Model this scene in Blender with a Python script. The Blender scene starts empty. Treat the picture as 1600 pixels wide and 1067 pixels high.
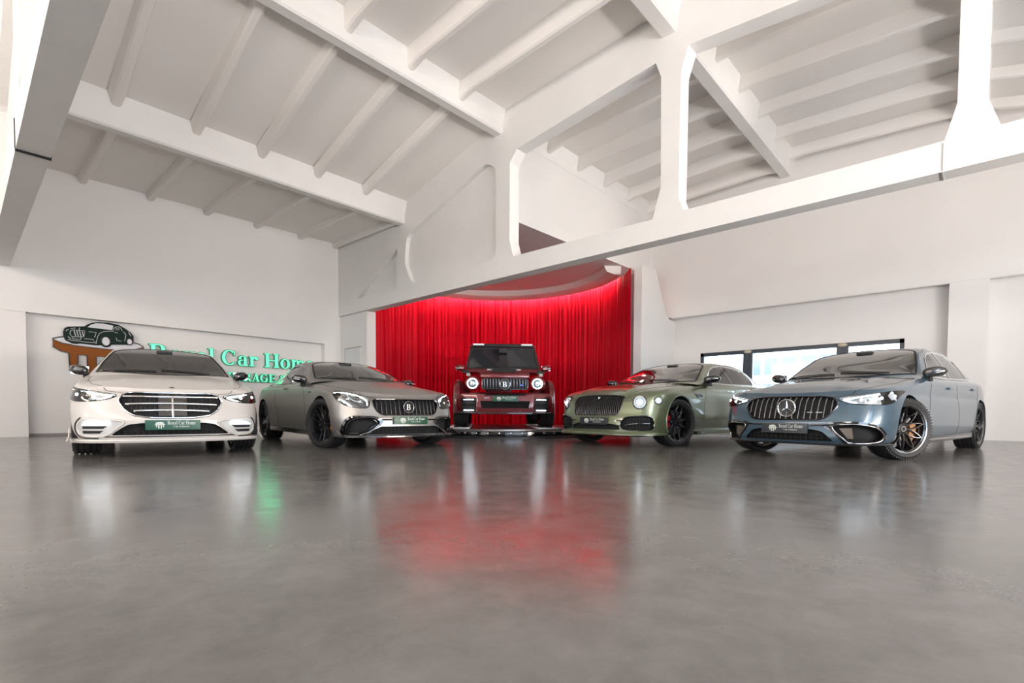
import bpy, bmesh, math, random
import numpy as np
from mathutils import Vector, Matrix
from mathutils.bvhtree import BVHTree
from mathutils.geometry import delaunay_2d_cdt
random.seed(4); rng = np.random.default_rng(4)
S = bpy.context.scene
COL = S.collection
PI = math.pi

# ---------------------------------------------------------------- camera
yaw, pitch, roll = math.radians(42.535), math.radians(-1.943), math.radians(.28)
cam_d = bpy.data.cameras.new('camera'); cam = bpy.data.objects.new('camera', cam_d); COL.objects.link(cam)
Fv = Vector((-math.sin(yaw)*math.cos(pitch), math.cos(yaw)*math.cos(pitch), math.sin(pitch)))
Rv = Vector((math.cos(yaw), math.sin(yaw), 0)); Uv = Rv.cross(Fv)
R2 = Rv*math.cos(roll)+Uv*math.sin(roll); U2 = Uv*math.cos(roll)-Rv*math.sin(roll)
m = Matrix((R2, U2, -Fv)).transposed().to_4x4(); m.translation = (0, 0, .525)
cam.matrix_world = m
cam_d.sensor_width = 36; cam_d.lens = 36*796.7/1600; cam_d.shift_y = (670.31-533.5)/1600
cam_d.clip_start = .05; cam_d.clip_end = 400
S.camera = cam

# ---------------------------------------------------------------- world, exposure, lights
W = bpy.data.worlds.new('sky'); S.world = W; W.use_nodes = True
bg = W.node_tree.nodes['Background']; bg.inputs[0].default_value = (.72, .86, 1, 1); bg.inputs[1].default_value = 12
S.view_settings.view_transform = 'Standard'; S.view_settings.look = 'None'
S.view_settings.exposure = -.06; S.view_settings.gamma = 1; S.view_settings.use_curve_mapping = False

def light(name, typ, loc, power, color, size=1, sy=None, aim=None, spot=None, blend=.6):
    d = bpy.data.lights.new(name, typ); d.energy = power; d.color = color
    if typ == 'AREA':
        d.shape = 'RECTANGLE' if sy else 'SQUARE'; d.size = size
        if sy: d.size_y = sy
    elif typ in ('POINT', 'SPOT'):
        d.shadow_soft_size = size
        if typ == 'SPOT': d.spot_size = math.radians(spot or 90); d.spot_blend = blend
    o = bpy.data.objects.new(name, d); COL.objects.link(o); o.location = loc
    if aim is not None:
        o.rotation_euler = (Vector(aim)-Vector(loc)).to_track_quat('-Z', 'Y').to_euler()
    return o
# added panels before solid near walls, standing in for daylight from right and behind
light('daylight_east', 'AREA', (6.55, 3.0, 2.2), 900, (.60, .78, 1), 13, 2.6, aim=(0, 4.0, 2.0))
light('daylight_south', 'AREA', (-3.5, -12.95, 2.6), 850, (.96, .97, 1), 16, 3, aim=(-3.5, 0, 2.4))
# blue panel added out of view above the north window to boost sky light
light('sky_fill_north', 'AREA', (-3.5, 17.5, 5.6), 16000, (.50, .74, 1), 6, 2, aim=(-3.5, 13.2, 0))
# warm hall lamps: the uplight and the bay spot; fills added after them
light('uplight_hall', 'AREA', (-3.6, -5.2, 4.3), 600, (1, .86, .74), 13, 1, aim=(-4.2, 0, 6.3))
light('uplight_bay', 'SPOT', (4.6, 9.2, 4.3), 1700, (1, .93, .86), .9, aim=(-7, 8.6, 4.8), spot=42, blend=.8)
light('fill_east', 'AREA', (4.2, 10.6, 2.9), 75, (.86, .92, 1), 2, 2, aim=(-3.2, 10.4, 6.8))  # unseen cool panel added to brighten the far bay's ceiling
light('fill_mid', 'AREA', (6.0, 1.2, 3.3), 130, (1, .87, .76), 2, 2, aim=(-9, 4.0, 5.4))  # unseen panel added to lift the west ceiling
light('fill_low', 'AREA', (6.4, 5.4, .9), 700, (1, .91, .84), 3.6, .8, aim=(-7, 4.4, 5.6))  # low panel out of view, added to throw more light on the ceiling
# green spill of the illuminated letters
for gy in (4.4, 5.4, 6.4): light('sign_spill', 'SPOT', (-13.45, gy, 1.8), 6, (.06, 1, .42), .3, aim=(-9.4, gy-.9, .95), spot=80, blend=1)
# stage lamps over the curtain and the turntable
for k in range(12):
    a = math.radians(60+k*13.2); q = (-9.6+3.46*math.cos(a), 9.7+3.46*math.sin(a))
    o = light('curtain_lamp', 'AREA', (q[0], q[1], 4.38), 17, (1, .84, .78), .86, .04)
    o.rotation_euler = (0, 0, a+math.pi/2)

# ---------------------------------------------------------------- materials
MATS = {}
def mat(name, base, rough=.5, metal=0, coat=0, coat_r=.03, emit=None, es=0, spec=.5, noise=None, bump=None, sheen=0, alpha=None):
    if name in MATS: return MATS[name]
    M = bpy.data.materials.new(name); M.use_nodes = True; MATS[name] = M
    nt = M.node_tree; b = nt.nodes['Principled BSDF']
    b.inputs['Base Color'].default_value = (*base, 1); b.inputs['Roughness'].default_value = rough
    b.inputs['Metallic'].default_value = metal; b.inputs['Coat Weight'].default_value = coat
    b.inputs['Coat Roughness'].default_value = coat_r; b.inputs['Specular IOR Level'].default_value = spec
    if sheen: b.inputs['Sheen Weight'].default_value = sheen
    if emit: b.inputs['Emission Color'].default_value = (*emit, 1); b.inputs['Emission Strength'].default_value = es
    tc = nt.nodes.new('ShaderNodeTexCoord')
    nz = nt.nodes.new('ShaderNodeTexNoise'); nt.links.new(tc.outputs['Object'], nz.inputs['Vector'])
    sc, amt = noise or (9, .03)
    nz.inputs['Scale'].default_value = sc; nz.inputs['Detail'].default_value = 5
    mx = nt.nodes.new('ShaderNodeMix'); mx.data_type = 'RGBA'
    mx.inputs[6].default_value = (*[c*(1-amt) for c in base], 1); mx.inputs[7].default_value = (*[min(1, c*(1+amt)) for c in base], 1)
    nt.links.new(nz.outputs['Fac'], mx.inputs[0]); nt.links.new(mx.outputs[2], b.inputs['Base Color'])
    if bump:
        bn = nt.nodes.new('ShaderNodeBump'); n2 = nt.nodes.new('ShaderNodeTexNoise')
        n2.inputs['Scale'].default_value = bump[0]; n2.inputs['Detail'].default_value = 6
        nt.links.new(tc.outputs['Object'], n2.inputs['Vector']); nt.links.new(n2.outputs['Fac'], bn.inputs['Height'])
        bn.inputs['Strength'].default_value = bump[1]; bn.inputs['Distance'].default_value = .01
        nt.links.new(bn.outputs['Normal'], b.inputs['Normal'])
    return M
def glass(name, tint, refl=1.0, rough=.02, add=.02):
    M = bpy.data.materials.new(name); M.use_nodes = True; nt = M.node_tree; nt.nodes.clear()
    out = nt.nodes.new('ShaderNodeOutputMaterial'); mx = nt.nodes.new('ShaderNodeMixShader')
    t = nt.nodes.new('ShaderNodeBsdfTransparent'); t.inputs[0].default_value = (*tint, 1)
    g = nt.nodes.new('ShaderNodeBsdfGlossy'); g.inputs['Roughness'].default_value = rough; g.inputs[0].default_value = (1, 1, 1, 1)
    f = nt.nodes.new('ShaderNodeFresnel'); f.inputs[0].default_value = 1.52
    ml = nt.nodes.new('ShaderNodeMath'); ml.operation = 'MULTIPLY_ADD'; ml.inputs[1].default_value = refl; ml.inputs[2].default_value = add
    nt.links.new(f.outputs[0], ml.inputs[0]); nt.links.new(ml.outputs[0], mx.inputs[0])
    nt.links.new(t.outputs[0], mx.inputs[1]); nt.links.new(g.outputs[0], mx.inputs[2]); nt.links.new(mx.outputs[0], out.inputs[0])
    MATS[name] = M; return M
def emis(name, col, s): return mat(name, (.02, .02, .02), .4, emit=col, es=s)

wall_m = mat('white wall paint', (.80, .775, .75), .75, noise=(1.3, .03), bump=(60, .12))
ceil_m = mat('warm white ceiling paint', (.86, .825, .785), .8, noise=(.9, .025), bump=(25, .25))
beam_m = mat('painted concrete', (.82, .80, .775), .7, noise=(2.5, .04), bump=(40, .5))
rough_m = mat('rough plaster edge', (.55, .55, .56), .9, noise=(30, .25), bump=(22, 1))
black = mat('black plastic', (.012, .012, .013), .35)
gloss_black = mat('gloss black', (.006, .006, .007), .06, coat=1)
soft_black = mat('soft black trim', (.01, .01, .011), .6)
void = mat('dark cavity', (.004, .004, .005), .8)
rubber = mat('tyre rubber', (.018, .018, .019), .55, bump=(180, .3))
chrome = mat('chrome', (.82, .83, .85), .08, metal=1)
satin = mat('satin aluminium', (.55, .56, .58), .25, metal=1)
dark_chrome = mat('dark chrome', (.10, .10, .11), .15, metal=1)
steel = mat('brake disc steel', (.25, .25, .26), .35, metal=1)
lamp_house = mat('lamp housing silver', (.30, .33, .36), .3, metal=.5)
led = emis('white led', (.86, .94, 1), 12)
led_soft = emis('soft white led', (.86, .94, 1), 1.3)
glass_w = glass('windscreen glass', (.12, .13, .13), 1.6, add=.12)
glass_d = glass('dark side glass', (.06, .065, .07), 1.1, add=.02)
lens = glass('clear lamp lens', (.93, .95, .96), 1.2)
leather = mat('cream leather', (.42, .37, .31), .55); leather_d = mat('black leather', (.016, .016, .017), .9, spec=.1)

# ---------------------------------------------------------------- mesh helpers
def link(name, verts, faces, mats, parent=None, smooth=None, idx=None, kind=None):
    me = bpy.data.meshes.new(name); me.from_pydata([tuple(v) for v in verts], [], [tuple(f) for f in faces])
    for mm in (mats if isinstance(mats, (list, tuple)) else [mats]): me.materials.append(mm)
    if idx is not None: me.polygons.foreach_set('material_index', list(idx))
    me.update()
    if smooth is not None:
        me.polygons.foreach_set('use_smooth', [True]*len(me.polygons))
        me.set_sharp_from_angle(angle=math.radians(smooth))
    o = bpy.data.objects.new(name, me); COL.objects.link(o)
    if parent: o.parent = parent
    if kind: o['kind'] = kind
    return o
class MB:
    def __init__(s): s.v = []; s.f = []; s.i = []; s.mi = 0
    def add(s, v, f):
        n = len(s.v); s.v += [tuple(p) for p in v]; s.f += [tuple(a+n for a in q) for q in f]; s.i += [s.mi]*len(f); return s
    def box(s, x0, x1, y0, y1, z0, z1, bev=0):
        if x0 > x1: x0, x1 = x1, x0
        if y0 > y1: y0, y1 = y1, y0
        if z0 > z1: z0, z1 = z1, z0
        if bev <= 0:
            v = [(x, y, z) for z in (z0, z1) for y in (y0, y1) for x in (x0, x1)]
            return s.add(v, [(0, 2, 3, 1), (4, 5, 7, 6), (0, 1, 5, 4), (2, 6, 7, 3), (0, 4, 6, 2), (1, 3, 7, 5)])
        b = bmesh.new(); bmesh.ops.create_cube(b, size=1)
        for q in b.verts: q.co = Vector(((x0+x1)/2+q.co.x*(x1-x0), (y0+y1)/2+q.co.y*(y1-y0), (z0+z1)/2+q.co.z*(z1-z0)))
        bmesh.ops.bevel(b, geom=b.edges[:], offset=bev, segments=2, profile=.7, affect='EDGES')
        s.bm(b); return s
    def bm(s, b, M=None):
        b.verts.index_update()
        s.add([(M @ q.co if M else q.co) for q in b.verts], [[q.index for q in f.verts] for f in b.faces]); b.free(); return s
    def prism(s, poly, lo, hi, ax):      # poly in the two other axes, in xyz order
        def P(a, b, c):
            return {0: (c, a, b), 1: (a, c, b), 2: (a, b, c)}[ax]
        n = len(poly); v = [P(a, b, lo) for a, b in poly]+[P(a, b, hi) for a, b in poly]
        return s.add(v, [tuple(range(n))[::-1], tuple(range(n, 2*n))]+[(i, (i+1) % n, n+(i+1) % n, n+i) for i in range(n)])
    def tube(s, pts, r, n=8, closed=False, flat=1.0, up=None):
        P = [Vector(p) for p in pts]; m = len(P); rr = r if hasattr(r, '__len__') else [r]*m
        v = []; prev = None
        for i in range(m):
            if closed: t = P[(i+1) % m]-P[i-1]
            else: t = P[min(i+1, m-1)]-P[max(i-1, 0)]
            t.normalize()
            u = Vector(up) if up is not None else (prev if prev is not None else (Vector((0, 0, 1)) if abs(t.z) < .9 else Vector((1, 0, 0))))
            a = u-t*u.dot(t)
            if a.length < 1e-5: a = t.orthogonal()
            a.normalize(); b = t.cross(a); prev = a
            for k in range(n):
                w = 2*PI*k/n; v.append(P[i]+a*math.cos(w)*rr[i]*flat+b*math.sin(w)*rr[i])
        f = []
        for i in range(m if closed else m-1):
            j = (i+1) % m
            for k in range(n): f.append((i*n+k, i*n+(k+1) % n, j*n+(k+1) % n, j*n+k))
        if not closed: f += [tuple(range(n))[::-1], tuple(range((m-1)*n, m*n))]
        return s.add(v, f)
    def lathe(s, prof, n=48, axis='y', c=(0, 0, 0), close=False):   # prof [(r, h)]
        v = []
        for i in range(n):
            a = 2*PI*i/n; ca, sa = math.cos(a), math.sin(a)
            for r, h in prof:
                p = {'y': (r*ca, h, r*sa), 'x': (h, r*ca, r*sa), 'z': (r*ca, r*sa, h)}[axis]
                v.append((p[0]+c[0], p[1]+c[1], p[2]+c[2]))
        m = len(prof); f = []
        for i in range(n):
            j = (i+1) % n
            for k in range(m if close else m-1):
                l = (k+1) % m; q = (i*m+k, j*m+k, j*m+l, i*m+l)
                f.append(q if axis != 'y' else q[::-1])
        return s.add(v, f)
    def sphere(s, c, rx, ry, rz, e1=1, e2=1, nu=24, nv=14):
        sg = lambda a, e: math.copysign(abs(a)**e, a)
        v = []
        for j in range(nv+1):
            p = -PI/2+PI*j/nv
            for i in range(nu):
                a = 2*PI*i/nu
                v.append((c[0]+rx*sg(math.cos(p), e1)*sg(math.cos(a), e2), c[1]+ry*sg(math.cos(p), e1)*sg(math.sin(a), e2), c[2]+rz*sg(math.sin(p), e1)))
        f = [(j*nu+i, j*nu+(i+1) % nu, (j+1)*nu+(i+1) % nu, (j+1)*nu+i) for j in range(nv) for i in range(nu)]
        return s.add(v, f)
    def xf(s, M): s.v = [tuple(M @ Vector(p)) for p in s.v]; return s
    def build(s, name, mats, parent=None, smooth=None, kind=None):
        return link(name, s.v, s.f, mats, parent, smooth, s.i if isinstance(mats, (list, tuple)) else None, kind)
def clean(o):
    b = bmesh.new(); b.from_mesh(o.data); bmesh.ops.remove_doubles(b, verts=b.verts, dist=1e-5)
    bmesh.ops.dissolve_degenerate(b, edges=b.edges, dist=1e-6); bmesh.ops.recalc_face_normals(b, faces=b.faces); b.to_mesh(o.data); b.free(); return o
def boolean(o, cut, smooth=None):
    clean(o); clean(cut)
    md = o.modifiers.new('cut', 'BOOLEAN'); md.operation = 'DIFFERENCE'; md.object = cut; md.solver = 'EXACT'; md.material_mode = 'TRANSFER'
    dg = bpy.context.evaluated_depsgraph_get(); me = bpy.data.meshes.new_from_object(o.evaluated_get(dg), depsgraph=dg)
    o.modifiers.clear(); old = o.data; o.data = me; me.name = o.name
    bpy.data.objects.remove(cut); bpy.data.meshes.remove(old)
    if smooth is not None:
        me.polygons.foreach_set('use_smooth', [True]*len(me.polygons)); me.set_sharp_from_angle(angle=math.radians(smooth))
    return o
def tag(o, label=None, cat=None, group=None, kind=None):
    if label: o['label'] = label
    if cat: o['category'] = cat
    if group: o['group'] = group
    if kind: o['kind'] = kind
    return o
def empty(name, loc, rz, label, cat, group=None):
    o = bpy.data.objects.new(name, None); COL.objects.link(o); o.location = loc; o.rotation_euler = (0, 0, rz)
    return tag(o, label, cat, group)
def cr(P, n, closed=False):          # Catmull-Rom
    P = [np.array(p, float) for p in P]; m = len(P); out = []
    segs = m if closed else m-1
    for i in range(segs):
        g = (lambda k: P[k % m]) if closed else (lambda k: P[min(max(k, 0), m-1)])
        a, b, c, d = g(i-1), g(i), g(i+1), g(i+2)
        for k in range(n):
            t = k/n; out.append(.5*((2*b)+(c-a)*t+(2*a-5*b+4*c-d)*t*t+(3*b-a-3*c+d)*t**3))
    if not closed: out.append(P[-1])
    return np.array(out)
def table(pts):                      # smooth interpolation, pts sorted by key descending or ascending
    pts = sorted(pts); X = np.array([p[0] for p in pts], float); Y = np.array([p[1] for p in pts], float)
    d = np.gradient(Y, X) if len(X) > 2 else np.full(len(X), (Y[-1]-Y[0])/(X[-1]-X[0]))
    s = np.diff(Y)/np.diff(X)
    for i in range(1, len(X)-1):
        d[i] = 0 if s[i-1]*s[i] <= 0 else 2*s[i-1]*s[i]/(s[i-1]+s[i])
    d[0], d[-1] = s[0], s[-1]
    def f(x):
        x = np.clip(np.asarray(x, float), X[0], X[-1]); i = np.clip(np.searchsorted(X, x)-1, 0, len(X)-2)
        h = X[i+1]-X[i]; t = (x-X[i])/h
        return (2*t**3-3*t**2+1)*Y[i]+(t**3-2*t**2+t)*h*d[i]+(-2*t**3+3*t**2)*Y[i+1]+(t**3-t**2)*h*d[i+1]
    return f
def rnd(poly, r, n=4):               # round polygon corners
    out = []; m = len(poly)
    for i in range(m):
        p, a, b = Vector(poly[i]), Vector(poly[i-1]), Vector(poly[(i+1) % m])
        da, db = (a-p), (b-p); ra = min(r, da.length*.45); rb = min(r, db.length*.45)
        s0, s1 = p+da.normalized()*ra, p+db.normalized()*rb
        for k in range(n+1):
            t = k/n; out.append(tuple(s0*(1-t)**2+p*2*t*(1-t)+s1*t*t))
    return out
def inside(poly, x, y):
    poly = np.asarray(poly); x0, y0 = poly[:, 0], poly[:, 1]; x1, y1 = np.roll(x0, -1), np.roll(y0, -1)
    c = ((y0 > y) != (y1 > y)) & (x < (x1-x0)*(y-y0)/(y1-y0+1e-12)+x0)
    return bool(c.sum() % 2)
def shrink(poly, d):
    P = np.asarray(poly, float); n = len(P); a = .5*np.sum(P[:, 0]*np.roll(P[:, 1], -1)-np.roll(P[:, 0], -1)*P[:, 1])
    t = np.roll(P, -1, 0)-np.roll(P, 1, 0); t /= np.linalg.norm(t, axis=1)[:, None]+1e-9
    nn = np.stack([-t[:, 1], t[:, 0]], 1)*(1 if a > 0 else -1); return P+nn*d
class Proj:                          # conforming pieces on a surface
    def __init__(s, obj):
        s.bvh = BVHTree.FromPolygons([v.co for v in obj.data.vertices], [tuple(p.vertices) for p in obj.data.polygons])
    def frame(s, d):
        d = Vector(d).normalized(); e1 = Vector((0, 0, 1)).cross(d)
        if e1.length < .1: e1 = Vector((0, 1, 0)).cross(d)
        e1.normalize(); return d, e1, d.cross(e1)
    def hit(s, p, d, off=0):
        d = Vector(d).normalized(); h = s.bvh.ray_cast(Vector(p)-d*2.2, d)
        if h[0] is None:
            h = s.bvh.find_nearest(Vector(p))
        return h[0]-d*off
    def solid(s, pts, d, a=.003, b=.01, grid=.03, name='panel', mats=None, parent=None, smooth=40, mb=None, hole=None):
        d, e1, e2 = s.frame(d); P2 = [(Vector(p).dot(e1), Vector(p).dot(e2)) for p in pts]
        dd = Vector(pts[0]).dot(d); B = []
        for i in range(len(P2)):
            q0, q1 = Vector(P2[i]), Vector(P2[(i+1) % len(P2)]); k = max(1, int((q1-q0).length/grid))
            B += [tuple(q0.lerp(q1, t/k)) for t in range(k)]
        A = np.array(B); inn = []
        if grid < 1:
            for x in np.arange(A[:, 0].min(), A[:, 0].max(), grid):
                for y in np.arange(A[:, 1].min(), A[:, 1].max(), grid):
                    if inside(A, x, y) and np.min(np.hypot(A[:, 0]-x, A[:, 1]-y)) > grid*.5: inn.append((x, y))
        HB = []; n = len(B)
        if hole is not None:
            H2 = [(Vector(p).dot(e1), Vector(p).dot(e2)) for p in hole]
            for i in range(len(H2)):
                q0, q1 = Vector(H2[i]), Vector(H2[(i+1) % len(H2)]); k = max(1, int((q1-q0).length/grid)); HB += [tuple(q0.lerp(q1, t/k)) for t in range(k)]
            inn = [p for p in inn if not inside(HB, *p) and np.min(np.hypot(np.array(HB)[:, 0]-p[0], np.array(HB)[:, 1]-p[1])) > grid*.3]
        V = [Vector(p) for p in B+HB+inn]; nh = len(HB)
        r = delaunay_2d_cdt(V, [(n+i, n+(i+1) % nh) for i in range(nh)], [list(range(n))], 1, 1e-6)
        v2, _, F, ov = r[0], r[1], r[2], r[3]
        if nh: F = [f for f in F if not inside(HB, sum(v2[q][0] for q in f)/len(f), sum(v2[q][1] for q in f)/len(f))]
        base = [s.hit(e1*p[0]+e2*p[1]+d*dd, d) for p in v2]
        m = len(base); V3 = [p-d*a for p in base]+[p+d*b for p in base]
        # boundary edges
        ec = {}
        for f in F:
            for i in range(len(f)):
                e = (f[i], f[(i+1) % len(f)]); ec[e] = 1
        bd = [e for e in ec if (e[1], e[0]) not in ec]
        nf = [tuple(f) for f in F]+[tuple(q+m for q in f[::-1]) for f in F]+[(e[1], e[0], e[0]+m, e[1]+m) for e in bd]
        if mb is not None: return mb.add(V3, nf)
        o = link(name, V3, nf, mats, parent)
        b_ = bmesh.new(); b_.from_mesh(o.data); bmesh.ops.recalc_face_normals(b_, faces=b_.faces); b_.to_mesh(o.data); b_.free()
        o.data.polygons.foreach_set('use_smooth', [True]*len(o.data.polygons)); o.data.set_sharp_from_angle(angle=math.radians(smooth))
        return o
    def line(s, pts, d, r, off=0, closed=False, step=.04, flat=1, mb=None, n=6):
        P = [Vector(p) for p in pts]; out = []
        rg = len(P) if closed else len(P)-1
        for i in range(rg):
            a, b = P[i], P[(i+1) % len(P)]; k = max(1, int((b-a).length/step))
            out += [s.hit(a.lerp(b, t/k), d, off) for t in range(k)]
        if not closed: out.append(s.hit(P[-1], d, off))
        mb = mb or MB(); mb.tube(out, r, n, closed, flat); return mb
def mirror(pts): return [(p[0], -p[1], p[2]) for p in pts][::-1]
# ---------------------------------------------------------------- floor
def floor_mat():
    M = mat('polished concrete', (.2, .2, .2), .2); nt = M.node_tree; b = nt.nodes['Principled BSDF']; L = nt.links.new
    tc = nt.nodes.new('ShaderNodeTexCoord')
    def noise(sc, det, dist=0, rough=.55):
        n = nt.nodes.new('ShaderNodeTexNoise'); n.inputs['Scale'].default_value = sc; n.inputs['Detail'].default_value = det
        n.inputs['Distortion'].default_value = dist; n.inputs['Roughness'].default_value = rough; L(tc.outputs['Object'], n.inputs['Vector']); return n
    def ramp(src, a, b_, ca, cb):
        r = nt.nodes.new('ShaderNodeValToRGB'); r.color_ramp.elements[0].position = a; r.color_ramp.elements[1].position = b_
        r.color_ramp.elements[0].color = (*ca, 1); r.color_ramp.elements[1].color = (*cb, 1); L(src, r.inputs[0]); return r
    n1 = noise(.9, 9, .15, .62); n2 = noise(5.5, 10, .25, .7); n3 = noise(70, 3)
    c1 = ramp(n1.outputs['Fac'], .3, .72, (.112, .106, .100), (.188, .178, .169))
    c2 = ramp(n2.outputs['Fac'], .35, .7, (.78, .78, .78), (1.08, 1.08, 1.08))
    mx = nt.nodes.new('ShaderNodeMix'); mx.data_type = 'RGBA'; mx.blend_type = 'MULTIPLY'; mx.inputs[0].default_value = 1
    L(c1.outputs[0], mx.inputs[6]); L(c2.outputs[0], mx.inputs[7])
    sp = ramp(n3.outputs['Fac'], .27, .31, (.55, .5, .45), (1, 1, 1)); m2 = nt.nodes.new('ShaderNodeMix'); m2.data_type = 'RGBA'; m2.blend_type = 'MULTIPLY'; m2.inputs[0].default_value = .5
    L(mx.outputs[2], m2.inputs[6]); L(sp.outputs[0], m2.inputs[7])
    for l in list(b.inputs['Base Color'].links): nt.links.remove(l)
    L(m2.outputs[2], b.inputs['Base Color'])
    rr = ramp(n2.outputs['Fac'], .3, .75, (.13,)*3, (.24,)*3); L(rr.outputs[0], b.inputs['Roughness'])
    b.inputs['Specular IOR Level'].default_value = .62
    bn = nt.nodes.new('ShaderNodeBump'); bn.inputs['Strength'].default_value = .07; bn.inputs['Distance'].default_value = .02
    n4 = noise(3.2, 4, .5); L(n4.outputs['Fac'], bn.inputs['Height']); L(bn.outputs['Normal'], b.inputs['Normal'])
    return M
XW, XE, YS, YN = -13.5, 6.6, -13.2, 13.7
def struct(mb, name, m_, parent=None, smooth=None):
    o = mb.build(name, m_, parent, smooth)
    if parent is None: o['kind'] = 'structure'
    return o
mb = MB(); mb.box(XW-.5, XE+.3, YS-.3, YN+.5, -.15, 0); floor = struct(mb, 'floor', floor_mat())

# ---------------------------------------------------------------- west wall with the sign recess
mb = MB(); r0, r1, rz = .94, 6.98, 2.39
mb.box(XW-.5, XW, YS-.3, YN+.5, rz, 5.6); mb.box(XW-.5, XW-.02, YS-.3, r0, 0, rz); mb.box(XW-.5, XW, r1, YN+.5, 0, rz)
mb.box(XW-.5, XW-.20, r0, r1, 0, rz); struct(mb, 'wall_west', wall_m)
mb = MB(); mb.box(XW-.2, XW-.19, r0, r1, 0, .05); struct(mb, 'baseboard_west', mat('dark joint', (.28, .26, .25), .7))
# ---------------------------------------------------------------- north wall: upper part stands forward, window below
mb = MB(); wx0, wx1, wz0, wz1 = -5.75, -1.25, .95, 2.16
mb.box(-6.75, XE, YN, YN+.5, 3.2, 7.2)
yb = YN+.25
for a in ((-6.75, wx0, 0, 3.2), (wx1, -.53, 0, 3.2), (wx0, wx1, 0, wz0), (wx0, wx1, wz1, 3.2)): mb.box(a[0], a[1], yb, yb+.25, a[2], a[3])
mb.box(.07, XE, yb, yb+.25, 0, 3.2)
mb.box(XW-.5, -6.75, YN, YN+.5, 0, 7.2)
struct(mb, 'wall_north', wall_m)
mb = MB(); mb.box(-.53, .07, YN+.01, yb+.02, 0, 3.2); struct(mb, 'trim_1', wall_m)                # pillar in the window wall
mb = MB(); mb.box(-1.25, -.53, yb-.012, yb, 0, 2.2); struct(mb, 'trim_2', wall_m)
# bullnose under the upper wall
mb = MB(); mb.tube([(-6.5, YN+.035, 3.2), (XE, YN+.035, 3.2)], .035, 10); struct(mb, 'trim_3', wall_m, smooth=60)
# stub wall beside the curtain, its top sloping down
mb = MB(); mb.prism([(12.0, 0), (YN+.25, 0), (YN+.25, 3.1), (13.55, 3.15), (13.35, 3.3), (12.75, 4.35), (12.0, 4.3)], -6.72, -6.5, 0)
struct(mb, 'wall_stub', wall_m)
mb = MB(); mb.box(-6.90, -6.72, 12.08, 12.3, 0, 4.15)
struct(mb, 'trim_4', rough_m)
# window wall over the stage and the stage ceiling
mb = MB(); mb.box(-7.3, -7.1, 7.67, YN, 4.42, 7.2); struct(mb, 'wall_stage', wall_m)
mb = MB(); mb.box(XW, -7.301, 7.67, YN, 4.42, 4.56); stage_ceiling = struct(mb, 'ceiling_stage', wall_m)
CX, CY = -9.6, 9.7
def arc_pts(r, a0, a1, n): return [(CX+r*math.cos(a0+(a1-a0)*k/n), CY+r*math.sin(a0+(a1-a0)*k/n)) for k in range(n+1)]
a0, a1 = math.radians(44), math.radians(215)
A, B = arc_pts(3.40, a0, a1, 90), arc_pts(3.22, a0, a1, 90)
mb = MB(); C2 = arc_pts(3.02, a0, a1, 90); C3 = arc_pts(2.95, a0, a1, 90)
prof = [(A, 4.42), (A, 4.2), (B, 4.2), (C2, 4.27), (C3, 4.42)]
v = []; f = []
for L_, z in prof: v += [(x, y, z) for x, y in L_]
n = 91
for k in range(4):
    f += [(k*n+i, k*n+i+1, (k+1)*n+i+1, (k+1)*n+i) for i in range(90)]
f += [(0, n, 2*n, 3*n, 4*n), tuple(k*n+90 for k in range(5))[::-1]]
mb.add(v, f); rim = mb.build('rim', wall_m, stage_ceiling, 40)
# pier under the west end of the truss, with a door leaf
mb = MB(); mb.box(XW, -12.1, 7.45, 7.72, 0, 3.19); struct(mb, 'wall_pier', wall_m)
mb = MB(); mb.box(-13.2, -12.40, 7.43, 7.452, .02, 2.25); d1 = struct(mb, 'door_1', mat('white door paint', (.70, .70, .70), .4))
mb = MB(); mb.box(-13.23, -13.2, 7.435, 7.452, 0, 2.28); mb.box(-13.23, -12.38, 7.435, 7.452, 2.25, 2.28); mb.build('door_frame', mat('grey joint', (.35, .35, .35), .6), d1)
mb = MB(); mb.tube([(-12.5, 7.4, 1.05), (-12.64, 7.4, 1.05)], .01, 8); mb.build('handle', satin, d1)
# unseen sides of the hall
mb = MB(); mb.box(XW-.5, XE+.3, YS-.3, YS, 0, 7.2); struct(mb, 'wall_south', wall_m)
mb = MB(); mb.box(XE, XE+.3, YS-.3, YN+.5, 0, 7.2); struct(mb, 'wall_east', wall_m)

# ---------------------------------------------------------------- ceiling: six sloping bays between concrete beams
bays = [(-13.5, -10.55, 5.22, 5.18, 5.09, 5.05), (-10.35, -7.3, 5.49, 6.28, 5.35, 6.13), (-7.1, -3.72, 6.42, 6.62, 6.2, 6.32),
        (-3.5, -.3, 6.72, 6.60, 6.52, 6.36), (-.05, 3.15, 6.5, 5.62, 6.3, 5.42), (3.4, 6.6, 5.3, 5.2, 5.1, 5.0)]
ribs_y = [.72-1.12*k for k in range(7, 0, -1)]+[1.83, 2.97, 4.07, 5.19, 6.31, 7.30, 8.86, 9.98, 11.1, 12.25, 13.4]
ribs_y += [.72]
mb = MB()
for x0, x1, z0, z1, _, _ in bays: mb.prism([(x0-.12, z0), (x1+.12, z1), (x1+.12, z1+.25), (x0-.12, z0+.25)], YS-.3, YN+.5, 1)
ceiling = struct(mb, 'ceiling', ceil_m)
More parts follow.
